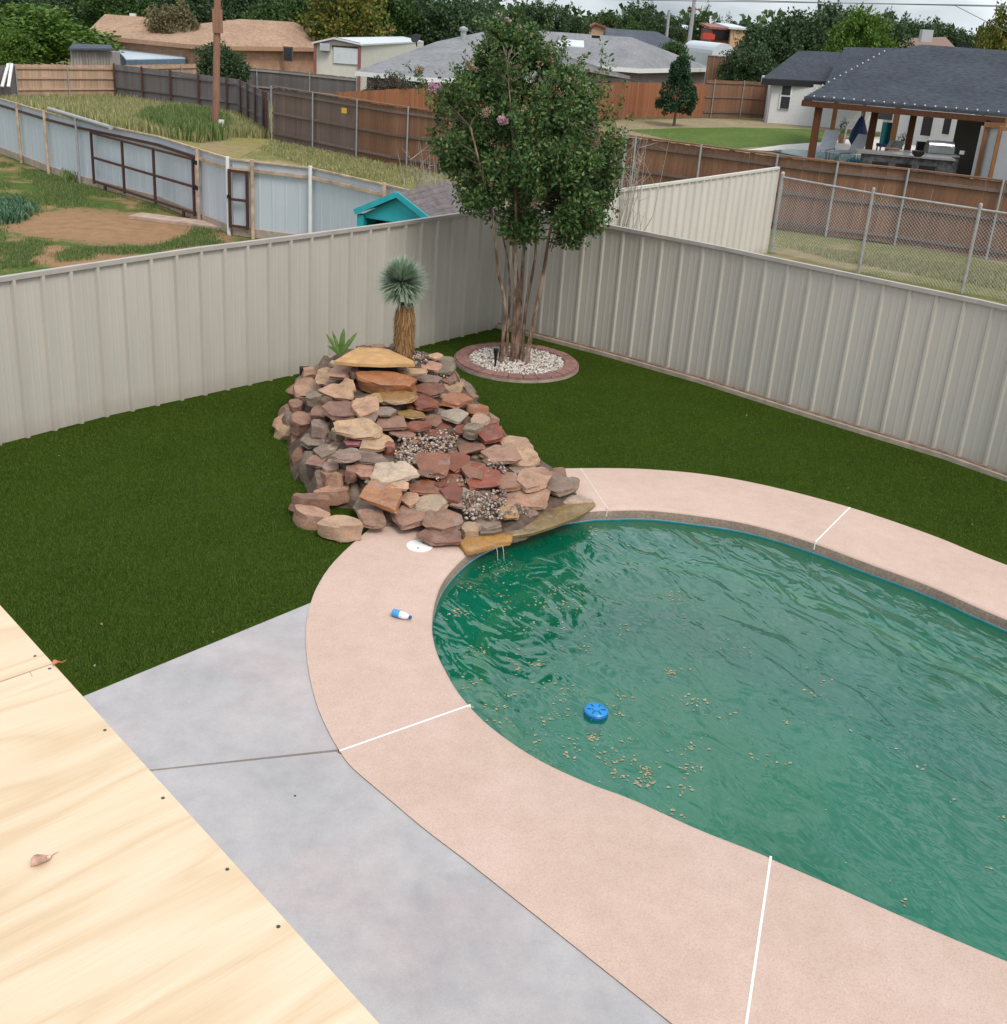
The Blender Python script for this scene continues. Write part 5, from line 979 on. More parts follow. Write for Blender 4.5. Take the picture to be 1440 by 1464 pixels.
MB().add([z_(q4[0], 0), z_(q4[1], 0), q4[1] - Vector((0, 0, .05)), q4[0] - Vector((0, 0, .05)), z_(q4[2], 0), q4[2] - Vector((0, 0, .05)), z_(q4[3], 0), q4[3] - Vector((0, 0, .05))], [(0, 1, 2, 3), (1, 4, 5, 2), (6, 0, 3, 7), (4, 6, 7, 5)]).build('wall', M['bluewall'], bs)
# metal garage
mg = thing('metal_garage', 'cream metal garage with brown trim and a white roller door', 'garage', tuple(at(485, 90, 60)))
Yg = 60; g0, g1, g2 = at(451, 61, Yg), at(478, 54.5, Yg), at(515, 63, Yg); bk = at(615, 61, 78) - g2; bk.z = 0; bk = bk.normalized() * 16
wl = MB().add([z_(g0, 0), z_(g2, 0), g2, g1, g0] + [p + bk for p in (z_(g0, 0), z_(g2, 0), g2, g1, g0)], [(0, 1, 2, 3, 4), (9, 8, 7, 6, 5), (1, 6, 7, 2), (5, 0, 4, 9)]); wl.build('wall', M['creamwall'], mg)
f_ = Vector((0, -.25, .04)); MB().slab([g1 + f_, g2 + f_ + Vector((.15, 0, -.02)), g2 + bk, g1 + bk], .08).build('roof', M['whitemetal'], mg); MB().slab([g0 + f_ - Vector((.15, 0, .02)), g1 + f_, g1 + bk, g0 + bk], .08).build('roof', M['whitemetal'], mg)
for p, q in ((g0, g1), (g1, g2), (z_(g0, 0), g0), (z_(g2, 0), g2)): MB().beam(p + Vector((0, -.08, 0)), q + Vector((0, -.08, 0)), .12, .14).build('trim', M['redroof'], mg)
c = at(494.5, 79.5, Yg - .05); MB().box(c, (1.25, .06, .78)).build('roller_door', M['whitemetal'], mg); MB().box(c + Vector((0, .01, .42)), (1.4, .08, .1)).build('door_frame', M['gatebrown'], mg)
ac = at(465, 67, Yg - .2); MB().box(ac, (.5, .3, .35)).build('air_conditioner', M['siding'], mg)
# grey-roofed house
h3 = thing('house', 'low dark brick house with wide light grey hip roof behind the orange fence', 'house', tuple(at(800, 95, 75)))
ze = 2.2; A_c = gp(915, 99, ze); B_c = gp(1019, 97.6, ze); P_l = gp(856, 94.5, ze); P_l2 = P_l + (P_l - A_c) * 2.5
nR = (z_(B_c, 0) - z_(A_c, 0)).normalized(); sideN = Vector((nR.y, -nR.x, 0))
Rg = rpl(903, 53, A_c, Vector((0, -.3, 1)).normalized() if False else Vector((-(z_(P_l, 0) - z_(A_c, 0)).normalized().cross(Vector((0, 0, 1))).x * -.0, -.22, 1)))
Rg = at(903, 53, (A_c.y + B_c.y) / 2 + 1); Rg2 = at(770, 53, Rg.y - 2); Rg2.z = Rg.z
for P in ([P_l2, A_c, Rg, Rg2], [A_c, B_c, Rg], [B_c, B_c + Vector((-30, 6, 0)), Rg2, Rg]): MB().slab(P, .16).build('roof', M['roofgray'], h3)
for p, q in ((P_l2, A_c), (A_c, B_c)): MB().beam(p - Vector((0, 0, .1)), q - Vector((0, 0, .1)), .08, .26).build('fascia', M['frame'], h3); d = (q - p).normalized(); n = Vector((-d.y, d.x, 0)); n = n if n.y > 0 or abs(n.y) < .3 and n.x < 0 else -n; MB().beam(z_(p + n * .5 + d * .3, 1.05), z_(q + n * .5 - d * .3, 1.05), .15, 2.1).build('wall', M['brickdark'], h3)
# left wing of it
L1, L2, L3 = gp(508, 101, ze), gp(607, 110.5, ze), gp(730, 118, ze) ; P1_ = at(697, 44, 57); P2_ = at(800, 50, 60)
P0_ = at(625, 59, 55)
L4 = L1 + Vector((3.5, 11, 0)); L3 = L3 if L3.y > 45 else Vector((L3.x, 45, ze))
for P in ([L1, L2, P1_, P0_], [L2, gp(760, 113, ze), P2_, P1_], [L4, L1, P0_], [L4, P0_, P1_, L4 + Vector((9, 3, 0))]): MB().slab(P, .14).build('roof', M['roofgray'], h3)
for p, q in ((L1, L2), (L2, gp(760, 113, ze))): MB().beam(p - Vector((0, 0, .1)), q - Vector((0, 0, .1)), .08, .18).build('fascia', M['frame'], h3); d = (q - p).normalized(); n = Vector((-d.y, d.x, 0)); n = n if n.y > 0 else -n; MB().beam(z_(p + n * .5 + d * .3, 1.05), z_(q + n * .5 - d * .3, 1.05), .15, 2.1).build('wall', M['brickred'] if p is L2 else M['brickdark'], h3)
MB().tube([at(662, 66, 55), at(663, 44, 55)], .14, 10).build('flue', M['galv'], h3); MB().lathe(at(663, 44, 55), [(.2, 0), (.2, .12), (.02, .2)], 10).build('flue_cap', M['galv'], h3)
for u in (795, 822): c = at(u, 66, 66); MB().slab([c + Vector(v_) for v_ in ((-.5, -.5, .0), (.5, -.5, .0), (.5, .6, .32), (-.5, .6, .32))], .05).build('skylight', M['whitemetal'], h3)
MB().box(at(852, 52.5, 73), (.5, .3, .16)).build('roof_vent', M['dark'], h3)
sdh = thing('satellite_dish', 'black satellite dish on the left wing of the grey roof', 'satellite dish', tuple(at(595, 58, 54)))
dm = Vector((-.3, -.8, .5)).to_track_quat('Z', 'Y').to_matrix(); MB().lathe(at(595, 55.5, 53), [(.005, 0), (.12, .015), (.22, .07), (.21, .075), (.0, .02)], 20, dm).build('dish', M['plast'], sdh, 50); MB().tube([at(595, 57, 53.1), at(596, 66, 53.4)], .03, 6).build('mast', M['plast'], sdh)
# dark-roofed tan house behind
h4 = thing('house', 'tan house with dark blue-grey roof beyond the grey-roofed house', 'house', tuple(at(960, 70, 105)))
FL, FR = at(862, 74, 100), at(1021, 71.5, 106); FL.z = FR.z = 2.2; FL.y = 100; FR.y = 100
d = FR - FL; RL = at(866, 43, 106); RR_ = at(940, 42, 106); RL.z = RR_.z = (RL.z + RR_.z) / 2 
hiphouse(h4, FL, FR, RL, RR_, M['roofdark'], M['tan'], 2.2, fascia=M['frame'])
h5 = thing('house', 'small tan gabled building above the grey ridge', 'house', tuple(at(855, 45, 125)))
a = at(842, 47, 125); b_ = at(868, 47, 125); tp = at(852, 32, 125); MB().add([z_(a, 0), z_(b_, 0), z_(b_, at(868, 41, 125).z), tp, z_(a, at(842, 40, 125).z)] , [(0, 1, 2, 3, 4)]).build('wall', M['tan'], h5); MB().slab([tp + Vector((0, -.3, 0)), z_(b_, at(868, 41, 125).z) + Vector((.6, -.3, 0)), z_(b_, at(868, 41, 125).z) + Vector((.6, 8, 0)), tp + Vector((0, 8, 0))], .2).build('roof', M['redroof'], h5); MB().slab([tp + Vector((0, -.3, 0)), tp + Vector((0, 8, 0)), z_(a, at(842, 40, 125).z) + Vector((-.4, 8, 0)), z_(a, at(842, 40, 125).z) + Vector((-.4, -.3, 0))], .2).build('roof', M['redroof'], h5)
def boxh(name, label, cat, u0, u1, vt, Y, dep, wm, rm, zt=None, ov=.3):
    t = thing(name, label, cat, tuple(z_(at((u0 + u1) / 2, vt, Y), 0))); a, b_ = at(u0, vt, Y), at(u1, vt, Y); z = (a.z + b_.z) / 2; w = b_.x - a.x; MB().box(((a.x + b_.x) / 2, Y + dep / 2, z / 2), (w, dep, z)).build('wall', wm, t); MB().slab([(a.x - ov, Y - ov, z + .12), (b_.x + ov, Y - ov, z + .12), (b_.x + ov, Y + dep, z + .5), (a.x - ov, Y + dep, z + .5)], .2).build('roof', rm, t); return t
boxh('metal_building', 'distant tan building with a flat white roof left of the thin pole', 'building', 937, 996, 40, 140, 14, M['tan'], M['whitemetal'])
boxh('metal_building', 'distant tan building with red-brown side behind the white arched shed', 'building', 1046, 1066, 41, 120, 10, M['tan'], M['whitemetal'])
rb = boxh('metal_building', 'distant dark red open-fronted metal building', 'building', 1018, 1045, 41, 121, 8, M['redroof'], M['redroof']); MB().box(at(1031, 50, 120.8), (1.6, .1, .9)).build('opening', M['dark'], rb)
tag(MB().box(at(1012, 52, 118), (1.2, 1.6, .5)).box(at(1012, 50, 118.2), (.8, 1.2, .4)).build('parked_vehicle', M['red'], None), 'distant red vehicle beside the open red building', 'vehicle')
ar = thing('arched_shed', 'white arched metal shed with round-topped end wall', 'shed', tuple(at(1018, 75, 92)))
c0 = at(1034, 80, 90); R0 = .85; dvv = (at(992, 62, 99) - c0); dvv.z = 0
arch = [Vector((c0.x + R0 * math.cos(t), c0.y, max(0, c0.z + .1) + R0 * .95 * math.sin(t))) for t in np.linspace(0, PI, 11)]
MB().add([z_(arch[0], 0)] + arch + [z_(arch[-1], 0)], [tuple(range(13))]).build('end_wall', M['whitemetal'], ar); m = MB()
for i in range(10): m.add([arch[i], arch[i + 1], arch[i + 1] + dvv, arch[i] + dvv], [(0, 1, 2, 3)])
m.add([z_(arch[-1], 0), arch[-1], arch[-1] + dvv, z_(arch[-1] + dvv, 0)], [(0, 1, 2, 3)]); m.build('roof', M['whitemetal'], ar, 50)
fz = thing('wooden_fence', 'short brown fence in front of the white arched shed', 'fence', tuple(at(1030, 98, 84)))
fz_l = [z_(at(1010, 98, 84), 0), z_(at(1062, 98, 83), 0)]
picket(fz, fz_l, at(1030, 80, 84).z, 1, M['cedar'], w=.16)
MB().beam(z_(fz_l[0], at(1030, 80, 84).z), z_(fz_l[1], at(1030, 80, 84).z), .12, .06).build('top_cap', M['oldwood'], fz)
# distant brown-roofed house with chimney on the right
h6 = thing('house', 'distant brown-roofed house with a pale chimney above the charcoal roof', 'house', tuple(at(1320, 70, 110)))
MB().slab([at(1278, 74, 104), at(1372, 74, 104), at(1352, 52.5, 112), at(1282, 55, 112)], .3).build('roof', simple('brown_shingle', (.22, .135, .10), .9), h6)
MB().box(z_(at(1325, 74, 107), 1.4), (8, 4, 2.8)).build('wall', M['tan'], h6); MB().box(at(1324, 51, 106), (.95, .8, 1.0)).build('chimney', M['siding'], h6); MB().box(at(1324, 46, 106), (.6, .5, .35)).build('chimney_cap', M['galv'], h6)

# ------------------------------------------------------------------ charcoal-roofed white house with patio
h7 = thing('white_house', 'white brick house with charcoal shingle roof and timber-posted patio cover', 'house', tuple(at(1300, 190, 60)))
lawn_poly = [gp(895, 170), gp(1004, 169), gp(1099, 172), gp(1205, 183), gp(1240, 190), gp(1150, 205), gp(1076, 214)] + [aA[5] + Vector((.1, .3, 0)), aA[4] + Vector((.1, .3, 0)), aA[3] + Vector((.1, .3, 0))]
tag(flat('lawn', [gp(895, 185), gp(960, 183), gp(1050, 181.5), gp(1150, 184), gp(1260, 190), gp(1330, 200), gp(1200, 209), gp(1098, 208), gp(1040, 213), gp(980, 204)], [], -.012, M['lawn']), 'bright mown lawn of the white house', None, kind='structure')
tag(flat('bare_bed', [gp(880, 172), gp(1004, 168.6), gp(1099, 171.5), gp(1220, 184), gp(1330, 200), gp(1440, 205), aA[7] + Vector((0, .2, 0)), aA[5] + Vector((.1, .3, 0)), aA[3] + Vector((.1, .3, 0))], [], -.018, m_yard('pale_soil', ((.21, .18, .10), (.27, .22, .14), (.33, .27, .19)), (.33, .25, .18), [], .4)), kind='structure')
tag(flat('pool_deck', [gp(1068, 214.5), gp(1120, 207), gp(1180, 203), gp(1240, 196), gp(1440, 196), gp(1460, 235), gp(1240, 222)], [], .01, M['lawnedge']), kind='structure')
tag(flat('neighbour_pool_water', [gp(1100, 216), gp(1132, 213.5), gp(1236, 222.5), gp(1300, 232), gp(1200, 234)], [], .02, M['farwater']), kind='structure')
# left wing: white wall, gable roof
wA, wB = gp(1097, 174.5), gp(1240, 186); dd = (wB - wA).normalized(); nn = Vector((-dd.y, dd.x, 0)); eA, eB = wA - dd * .7, wA + dd * 6
MB().beam(z_(wA, 1.12), z_(wA + dd * 11, 1.12), .2, 2.3).build('wall', M['white'], h7); MB().beam(z_(wA + nn * .1, 1.12), z_(wA + nn * 9, 1.12), .2, 2.3).build('wall', M['white'], h7)
EL = at(1090, 111.5, wA.y - .5); ER = at(1184, 116, wA.y - .3); rL, rR = ridge(1142, 72, EL, ER, .42), ridge(1203, 74.5, EL, ER, .42)
MB().slab([EL, ER, rR, rL], .18).build('roof', M['roofblack'], h7); MB().slab([rL, rR, rR + (rR - ER) * .9 * 1 + Vector((0, 0, -3)), rL + nn * 4.5 + Vector((-1, 0, -1.8))], .18).build('roof', M['roofblack'], h7)
MB().beam(EL - Vector((0, 0, .2)), ER - Vector((0, 0, .2)), .1, .32).build('fascia', M['black'], h7)
wc = at(1124, 136, wA.y + .25) ; f_o = MB().box(at(1123.5, 136.5, wA.lerp(wB, .18).y - .12), (.62, .08, 1.5), math.atan2(dd.y, dd.x)).build('window', M['frame'], h7)
for v_ in (127, 146.5): MB().box(at(1123.8 - (v_ - 136) * .12, v_, wA.lerp(wB, .18).y - .17), (.50, .05, .66), math.atan2(dd.y, dd.x)).build('pane', M['glass'], f_o)
# main body behind the patio
mE = [at(1180, 118, 64), at(1310, 121, 62)]; mE[0].z = mE[1].z = 2.45; q0, q1 = at(1208, 67, 69), at(1292, 69, 67)
MB().slab([mE[0], mE[1], q1, q0], .15).build('roof', M['roofblack'], h7)
bw = [gp(1205, 182), gp(1262, 186), gp(1300, 190), gp(1384, 195)]
MB().beam(z_(at(1262, 187, 62), 1.2), z_(at(1385, 195, 56), 1.2), .2, 2.4).build('wall', M['white'], h7)
for u0, u1, v0, v1, mt in ((1258, 1279, 158, 172, 'glass'), (1322, 1338, 163, 195, 'black'), (1352, 1357, 165, 192, 'black'), (1292, 1306, 165, 196, 'siding')):
    Yb = 62 + (1262 - (u0 + u1) / 2) * .0488 - .25; a, b_ = at(u0, v0, Yb), at(u1, v1, Yb); MB().box((a + b_) / 2, (b_.x - a.x, .06, abs(a.z - b_.z)), -.42).build('window' if mt == 'glass' else 'door_panel', M[mt], h7)
# patio roof
E1, E2 = at(1150, 138.5, 43.5), at(1435, 163, 41.5); E1.z = E2.z = (E1.z + E2.z) / 2; ed_ = (z_(E2, 0) - z_(E1, 0)).normalized(); E3 = E2 + ed_ * 6; RH = ridge(1264, 75.5, E1, E2, .36); RA = ridge(1318, 63.5, E1, E2, .36); RB = RA + ed_ * 14; RB.z = RA.z
MB().slab([E1, E3, RB, RA, RH], .10).build('roof', M['roofblack'], h7)
nb = Vector((-ed_.y, ed_.x, 0)); EB = E1 + nb * 17; MB().slab([E1, RH, RA, RA + nb * 6 - Vector((0, 0, 2.)), EB], .10).build('roof', M['roofblack'], h7)
MB().box(at(1377, 62.3, RA.y + .2), (.4, .3, .16)).build('roof_vent', M['dark'], h7)
dz = Vector((0, 0, .22)); MB().beam(E1 - dz, E2 + ed_ * .1 - dz, .12, .2).build('beam', M['post'], h7); MB().beam(E1 - dz, E1 + nb * 16 - dz, .12, .2).build('beam', M['post'], h7)
MB().beam(E2 + ed_ * .12 - dz * .9, E3 - dz * .9, .12, .26).build('beam', M['postl'], h7)
top = E1.z - .3
def patio_post(ut, vt, ub, vb, Y, w, mat, zt=top):
    a, b_ = at(ut, vt, Y), at(ub, vb, Y); x = a.lerp(b_, .5); MB().box(z_(x, zt / 2), (w, w, zt), math.atan2(ed_.y, ed_.x)).build('post', mat, h7)
patio_post(1172, 150, 1160, 222, 43.6, .27, M['post']); patio_post(1252, 157, 1242, 214, 43.9, .27, M['post']); patio_post(1307, 161, 1299, 208, 43.6, .24, M['post'])
for ut, vt, ub, vb, Y, w in ((1196, 152, 1190, 182, 58, .22), (1235, 155, 1232, 182, 60, .2), (1283, 158, 1278, 195, 52, .26)): patio_post(ut, vt, ub, vb, Y, w, M['postl'] if ub != 1232 else M['post'])
patio_post(1412, 180, 1398, 240, 40.2, .14, M['postl']); patio_post(1438, 172, 1421, 240, 39.6, .26, M['postl'])
a, b_ = at(1408, 178, 40.2), at(1438, 180, 39.8); MB().beam(a, b_, .12, .16).build('lintel', M['postl'], h7)
# black wall and siding at the right
a, b_ = at(1366, 200, 44.5), at(1413, 205, 41.2); MB().beam(z_(a, 1.2), z_(b_, 1.2), .15, 2.4).build('black_wall', M['black'], h7)
a, b_ = at(1400, 200, 40.5), at(1432, 200, 39.8); MB().beam(z_(a, 1.1), z_(b_, 1.1), .08, 2.3).build('siding', M['siding'], h7)
a, b_ = at(1432, 200, 39.5), at(1560, 215, 37); MB().beam(z_(a, 1.1), z_(b_, 1.1), .08, 2.2).build('siding', M['siding'], h7)
for k in range(12): z = .12 + k * .18; MB().beam(z_(a + Vector((0, -.05, 0)), z), z_(b_ + Vector((0, -.05, 0)), z), .02, .16).build('siding_board', M['siding'], h7)
MB().box(at(1375.5, 218, 42.2), (.17, .04, .13)).build('outlet', M['frame'], h7)
bl = thing('string_lights', 'row of small clear bulbs along the edge of the charcoal patio roof', 'string lights', tuple(E1))
for k in range(24): p = E1 + ed_ * (k * (E2 - E1).length / 19.5) + Vector((0, 0, .03)) - nb * .02; MB().lathe(p, [(.010, .07), (.030, .045), (.032, .02), (.010, 0)], 8).build('bulb', M['bulb'], bl, 60)
for k in range(1, 15): p = E1.lerp(RH, k / 14.) + Vector((0, -.03, .03)); MB().lathe(p, [(.010, .07), (.030, .045), (.032, .02), (.010, 0)], 8).build('bulb', M['bulb'], bl, 60)
MB().tube([E1 + Vector((0, 0, .03)), E2 + Vector((0, 0, .03))], .008, 4).build('cord', M['plast'], bl)
# counter, grill and patio things
kc = thing('outdoor_kitchen', 'dark stone outdoor kitchen counter with speckled granite top under the patio cover', 'counter', tuple(z_(at(1300, 225, 40), 0)))
zt = 1.05; a, b_ = gp(1234, 217, zt) + nb * .5, gp(1364, 228, zt) + nb * .5; MB().beam(z_(a, .5), z_(b_, .5), .8, .98).build('base', M['counterstone'], kc); MB().beam(z_(a - ed_ * .25, 1.03), z_(b_, 1.03), 1.0, .07).build('counter_top', M['granite'], kc)
for k in range(3): p = a.lerp(b_, .2 + .26 * k); MB().box(z_(p, .5) - nb * .42, (.62, .04, .5), math.atan2(ed_.y, ed_.x)).build('opening', M['dark'], kc)
a2, b2 = a + nb * 1.4 + ed_ * .8, b_ + nb * 1.4 + ed_ * .2; MB().beam(z_(a2, .5), z_(b2, .5), .7, 1.).build('rear_base', M['counterstone'], kc); MB().beam(z_(a2, 1.04), z_(b2, 1.04), .8, .06).build('rear_counter_top', M['granite'], kc)
def gr(name, lab, cat, p): return thing(name, lab, cat, tuple(p))
p = gp(1342, 219, 1.08); q = gr('grill', 'stainless steel grill built into the patio counter', 'grill', p); MB().box(p + Vector((0, 0, .12)), (.95, .5, .22)).build('body', M['stainless'], q); MB().lathe(p + Vector((-.46, 0, .22)), [(.22, 0), (.24, .46), (.22, .92)], 14, Matrix.Rotation(PI / 2, 3, 'Y')).build('hood', M['stainless'], q, 50); MB().tube([p + Vector((-.35, -.27, .3)), p + Vector((.35, -.27, .3))], .02, 6).build('handle', M['stainless'], q)
p = gp(1312, 224, 1.07); tag(MB().lathe(p, [(.1, 0), (.2, .08), (.22, .2), (.2, .2), (.16, .1)], 16).build('bowl', M['plast'], None, 50), 'dark round bowl on the patio counter', 'bowl')
p = gp(1276, 214, 1.07); q = gr('potted_plant', 'small plant in a flat terracotta dish on the patio counter', 'plant', p); MB().lathe(p, [(.24, 0), (.28, .05), (.26, .05)], 14).build('dish', M['clay'], q); V_, F_ = leafcloud(np.array([p + Vector((0, 0, .16))]), 40, .1, .09, .04); tag(npmesh('leaves', V_, F_, M['treeA'], q), kind='stuff')
def lounger(u, v, Y, ang_, lab):
    c = z_(at(u, v, Y), 0.02); t = thing('patio_lounger', lab, 'lounger', tuple(c), 'loungers by the neighbouring pool'); q = Matrix.Rotation(ang_, 3, 'Z')
    P = lambda x, y, z: c + q @ Vector((x, y, z))
    MB().slab([P(-.32, -1.1, .36), P(.32, -1.1, .36), P(.32, .35, .36), P(-.32, .35, .36)], .05).build('seat', M['lounge'], t); MB().slab([P(-.32, .33, .36), P(.32, .33, .36), P(.32, .85, 1.05), P(-.32, .85, 1.05)], .05).build('backrest', M['lounge'], t)
    for x in (-.3, .3):
        for y in (-1.0, .5): MB().beam(P(x, y, 0), P(x, y, .36), .04, .04).build('leg', M['frame'], t)
        MB().beam(P(x, -1.12, .35), P(x, .4, .35), .04, .05).build('side_rail', M['frame'], t)
lounger(1180, 208, 49.5, -.5, 'pale mesh lounger left of the folded blue parasol, by the white house pool'); lounger(1216, 210, 48.5, -.9, 'pale mesh lounger in front of the folded blue parasol'); lounger(1266, 211, 46.5, -.8, 'pale mesh lounger between the timber posts, behind the stone counter')
p = z_(at(1226, 205, 52.5), 0); q = gr('folded_parasol', 'folded dark blue parasol beside the loungers', 'parasol', p); MB().lathe(p, [(.25, .3), (.42, .55), (.33, 1.0), (.12, 1.5), (.02, 1.62)], 9).build('canopy', M['navy'], q); MB().tube([p, p + Vector((0, 0, 1.75))], .03, 6).build('pole', M['galv'], q)
p = z_(at(1266, 203, 52), 0); q = gr('patio_chair', 'dark patio chair with a teal cushion under the cover', 'chair', p); MB().box(p + Vector((0, 0, .45)), (.6, .6, .12)).build('seat', M['navy'], q); MB().box(p + Vector((.1, .25, .95)), (.55, .12, .95)).build('backrest', M['teal'], q)
for x in (-.25, .25): MB().beam(p + Vector((x, -.25, 0)), p + Vector((x, -.25, .42)), .05, .05).build('leg', M['plast'], q); MB().beam(p + Vector((x, .25, 0)), p + Vector((x, .25, .42)), .05, .05).build('leg', M['plast'], q)
p = z_(at(1350, 205, 47), 0); q = gr('patio_sofa', 'black outdoor sofa by the back wall of the patio', 'sofa', p); MB().box(p + Vector((0, 0, .3)), (1.9, .8, .45)).build('seat', M['plast'], q); MB().box(p + Vector((0, .38, .7)), (1.9, .18, .75)).build('backrest', M['plast'], q)
p = z_(at(1222, 178, 56), 0); q = gr('stair_frame', 'white tubular frame standing by the white wall behind the parasol', 'frame', p)
for x in (-.35, .35): MB().tube([p + Vector((x, 0, 0)), p + Vector((x, 0, .8)), p + Vector((x + .35, .1, 1.45))], .035, 6).build('side_tube', M['frame'], q)
for z in (.4, .8, 1.2): MB().tube([p + Vector((-.35, 0, z)), p + Vector((.4, 0, z))], .03, 6).build('rung', M['frame'], q)
for (u, v, Y, lab) in ((1206, 176, 57, 'potted plant against the white house wall'), (1290, 190, 50, 'potted plant between the patio posts'), (1366, 187, 46, 'leafy pot plant in front of the black panels')):
    p = z_(at(u, v + 12, Y), 0); q = gr('potted_plant', lab, 'plant', p); MB().lathe(p, [(.16, 0), (.22, .4), (.2, .4)], 10).build('pot', M['clay'] if u < 1250 else M['plast'], q); V_, F_ = leafcloud(np.array([p + Vector((0, 0, z)) for z in (.6, .8, 1.)]), 40, .2, .14, .05); tag(npmesh('leaves', V_, F_, M['treeA'], q), kind='stuff')

# ------------------------------------------------------------------ trees
def tree_mesh(seed, shape='round', n=150, per=48, leaf=.040, low=.18):
    r = np.random.default_rng(seed); C_ = []; rad = []; o = Vector(r.uniform(0, 90, 3))
    while len(C_) < n:
        d = r.normal(size=3); d /= np.linalg.norm(d); rr = r.uniform(.25, 1) ** .5; z = .58 + d[2] * .40 * rr; w = .42
        if shape == 'cone': z = r.uniform(.1, 1); w = (.46 * (1 - z) ** .7 + .02) * (1 + .35 * noise.noise(Vector((z * 5, 1, 2)))); a = r.uniform(0, 2 * PI); p = np.array([math.cos(a) * w * rr, math.sin(a) * w * rr, z])
        else:
            k = 1 + .38 * noise.noise(Vector(d * 1.7) + o); p = np.array([d[0] * w * rr * k, d[1] * w * rr * k, .58 + (z - .58) * k])
        if p[2] < low: continue
        C_.append(p); rad.append(r.uniform(.05, .11) * (1 if shape != 'cone' else .6))
    V, Fq = leafcloud(np.array(C_), per, np.array(rad), leaf, leaf * .7, r); return V, Fq
TM = {}
def get_tree(kind, mat):
    k = (kind, mat)
    if k in TM: return TM[k]
    sh_ = 'cone' if kind == 9 else 'round'; V, Fq = tree_mesh(40 + kind, sh_, 170 if kind != 8 else 60, 60, .042 if kind != 7 else .03, low=.05 if kind in (6,) else .2)
    o = npmesh('crown', V, Fq, M[mat]); me = o.data; bpy.data.objects.remove(o); m = MB(); m.tube([(0, 0, -.02), (.01, 0, .2), (0, .01, .5)], [.028, .02, .008], 7)
    for q in range(5): a = q * 1.3; m.tube([(0.005, 0, .2 + .03 * q), (.2 * math.cos(a), .2 * math.sin(a), .5 + .05 * q)], [.012, .004], 5)
    o = m.build('trunk', M['barkdark']); mt = o.data; bpy.data.objects.remove(o); TM[k] = (me, mt); return TM[k]
def plant(u, vt, Y, wpx, kind, mat, label, group='trees behind the houses', name='tree', cat='tree', zb=0., wide=None):
    g = at(u, vt, Y); h = g.z - zb; w = wpx * Y / F; me, mt = get_tree(kind, mat); t = thing(name, label, cat, (g.x, g.y, zb), group); t.rotation_euler = (0, 0, random.uniform(0, 6.28)); sx = w / .86; t.scale = (sx, sx, h / .99)
    for nm, q in (('crown', me), ('trunk', mt)):
        o = bpy.data.objects.new(nm, q); COL.objects.link(o); o.parent = t
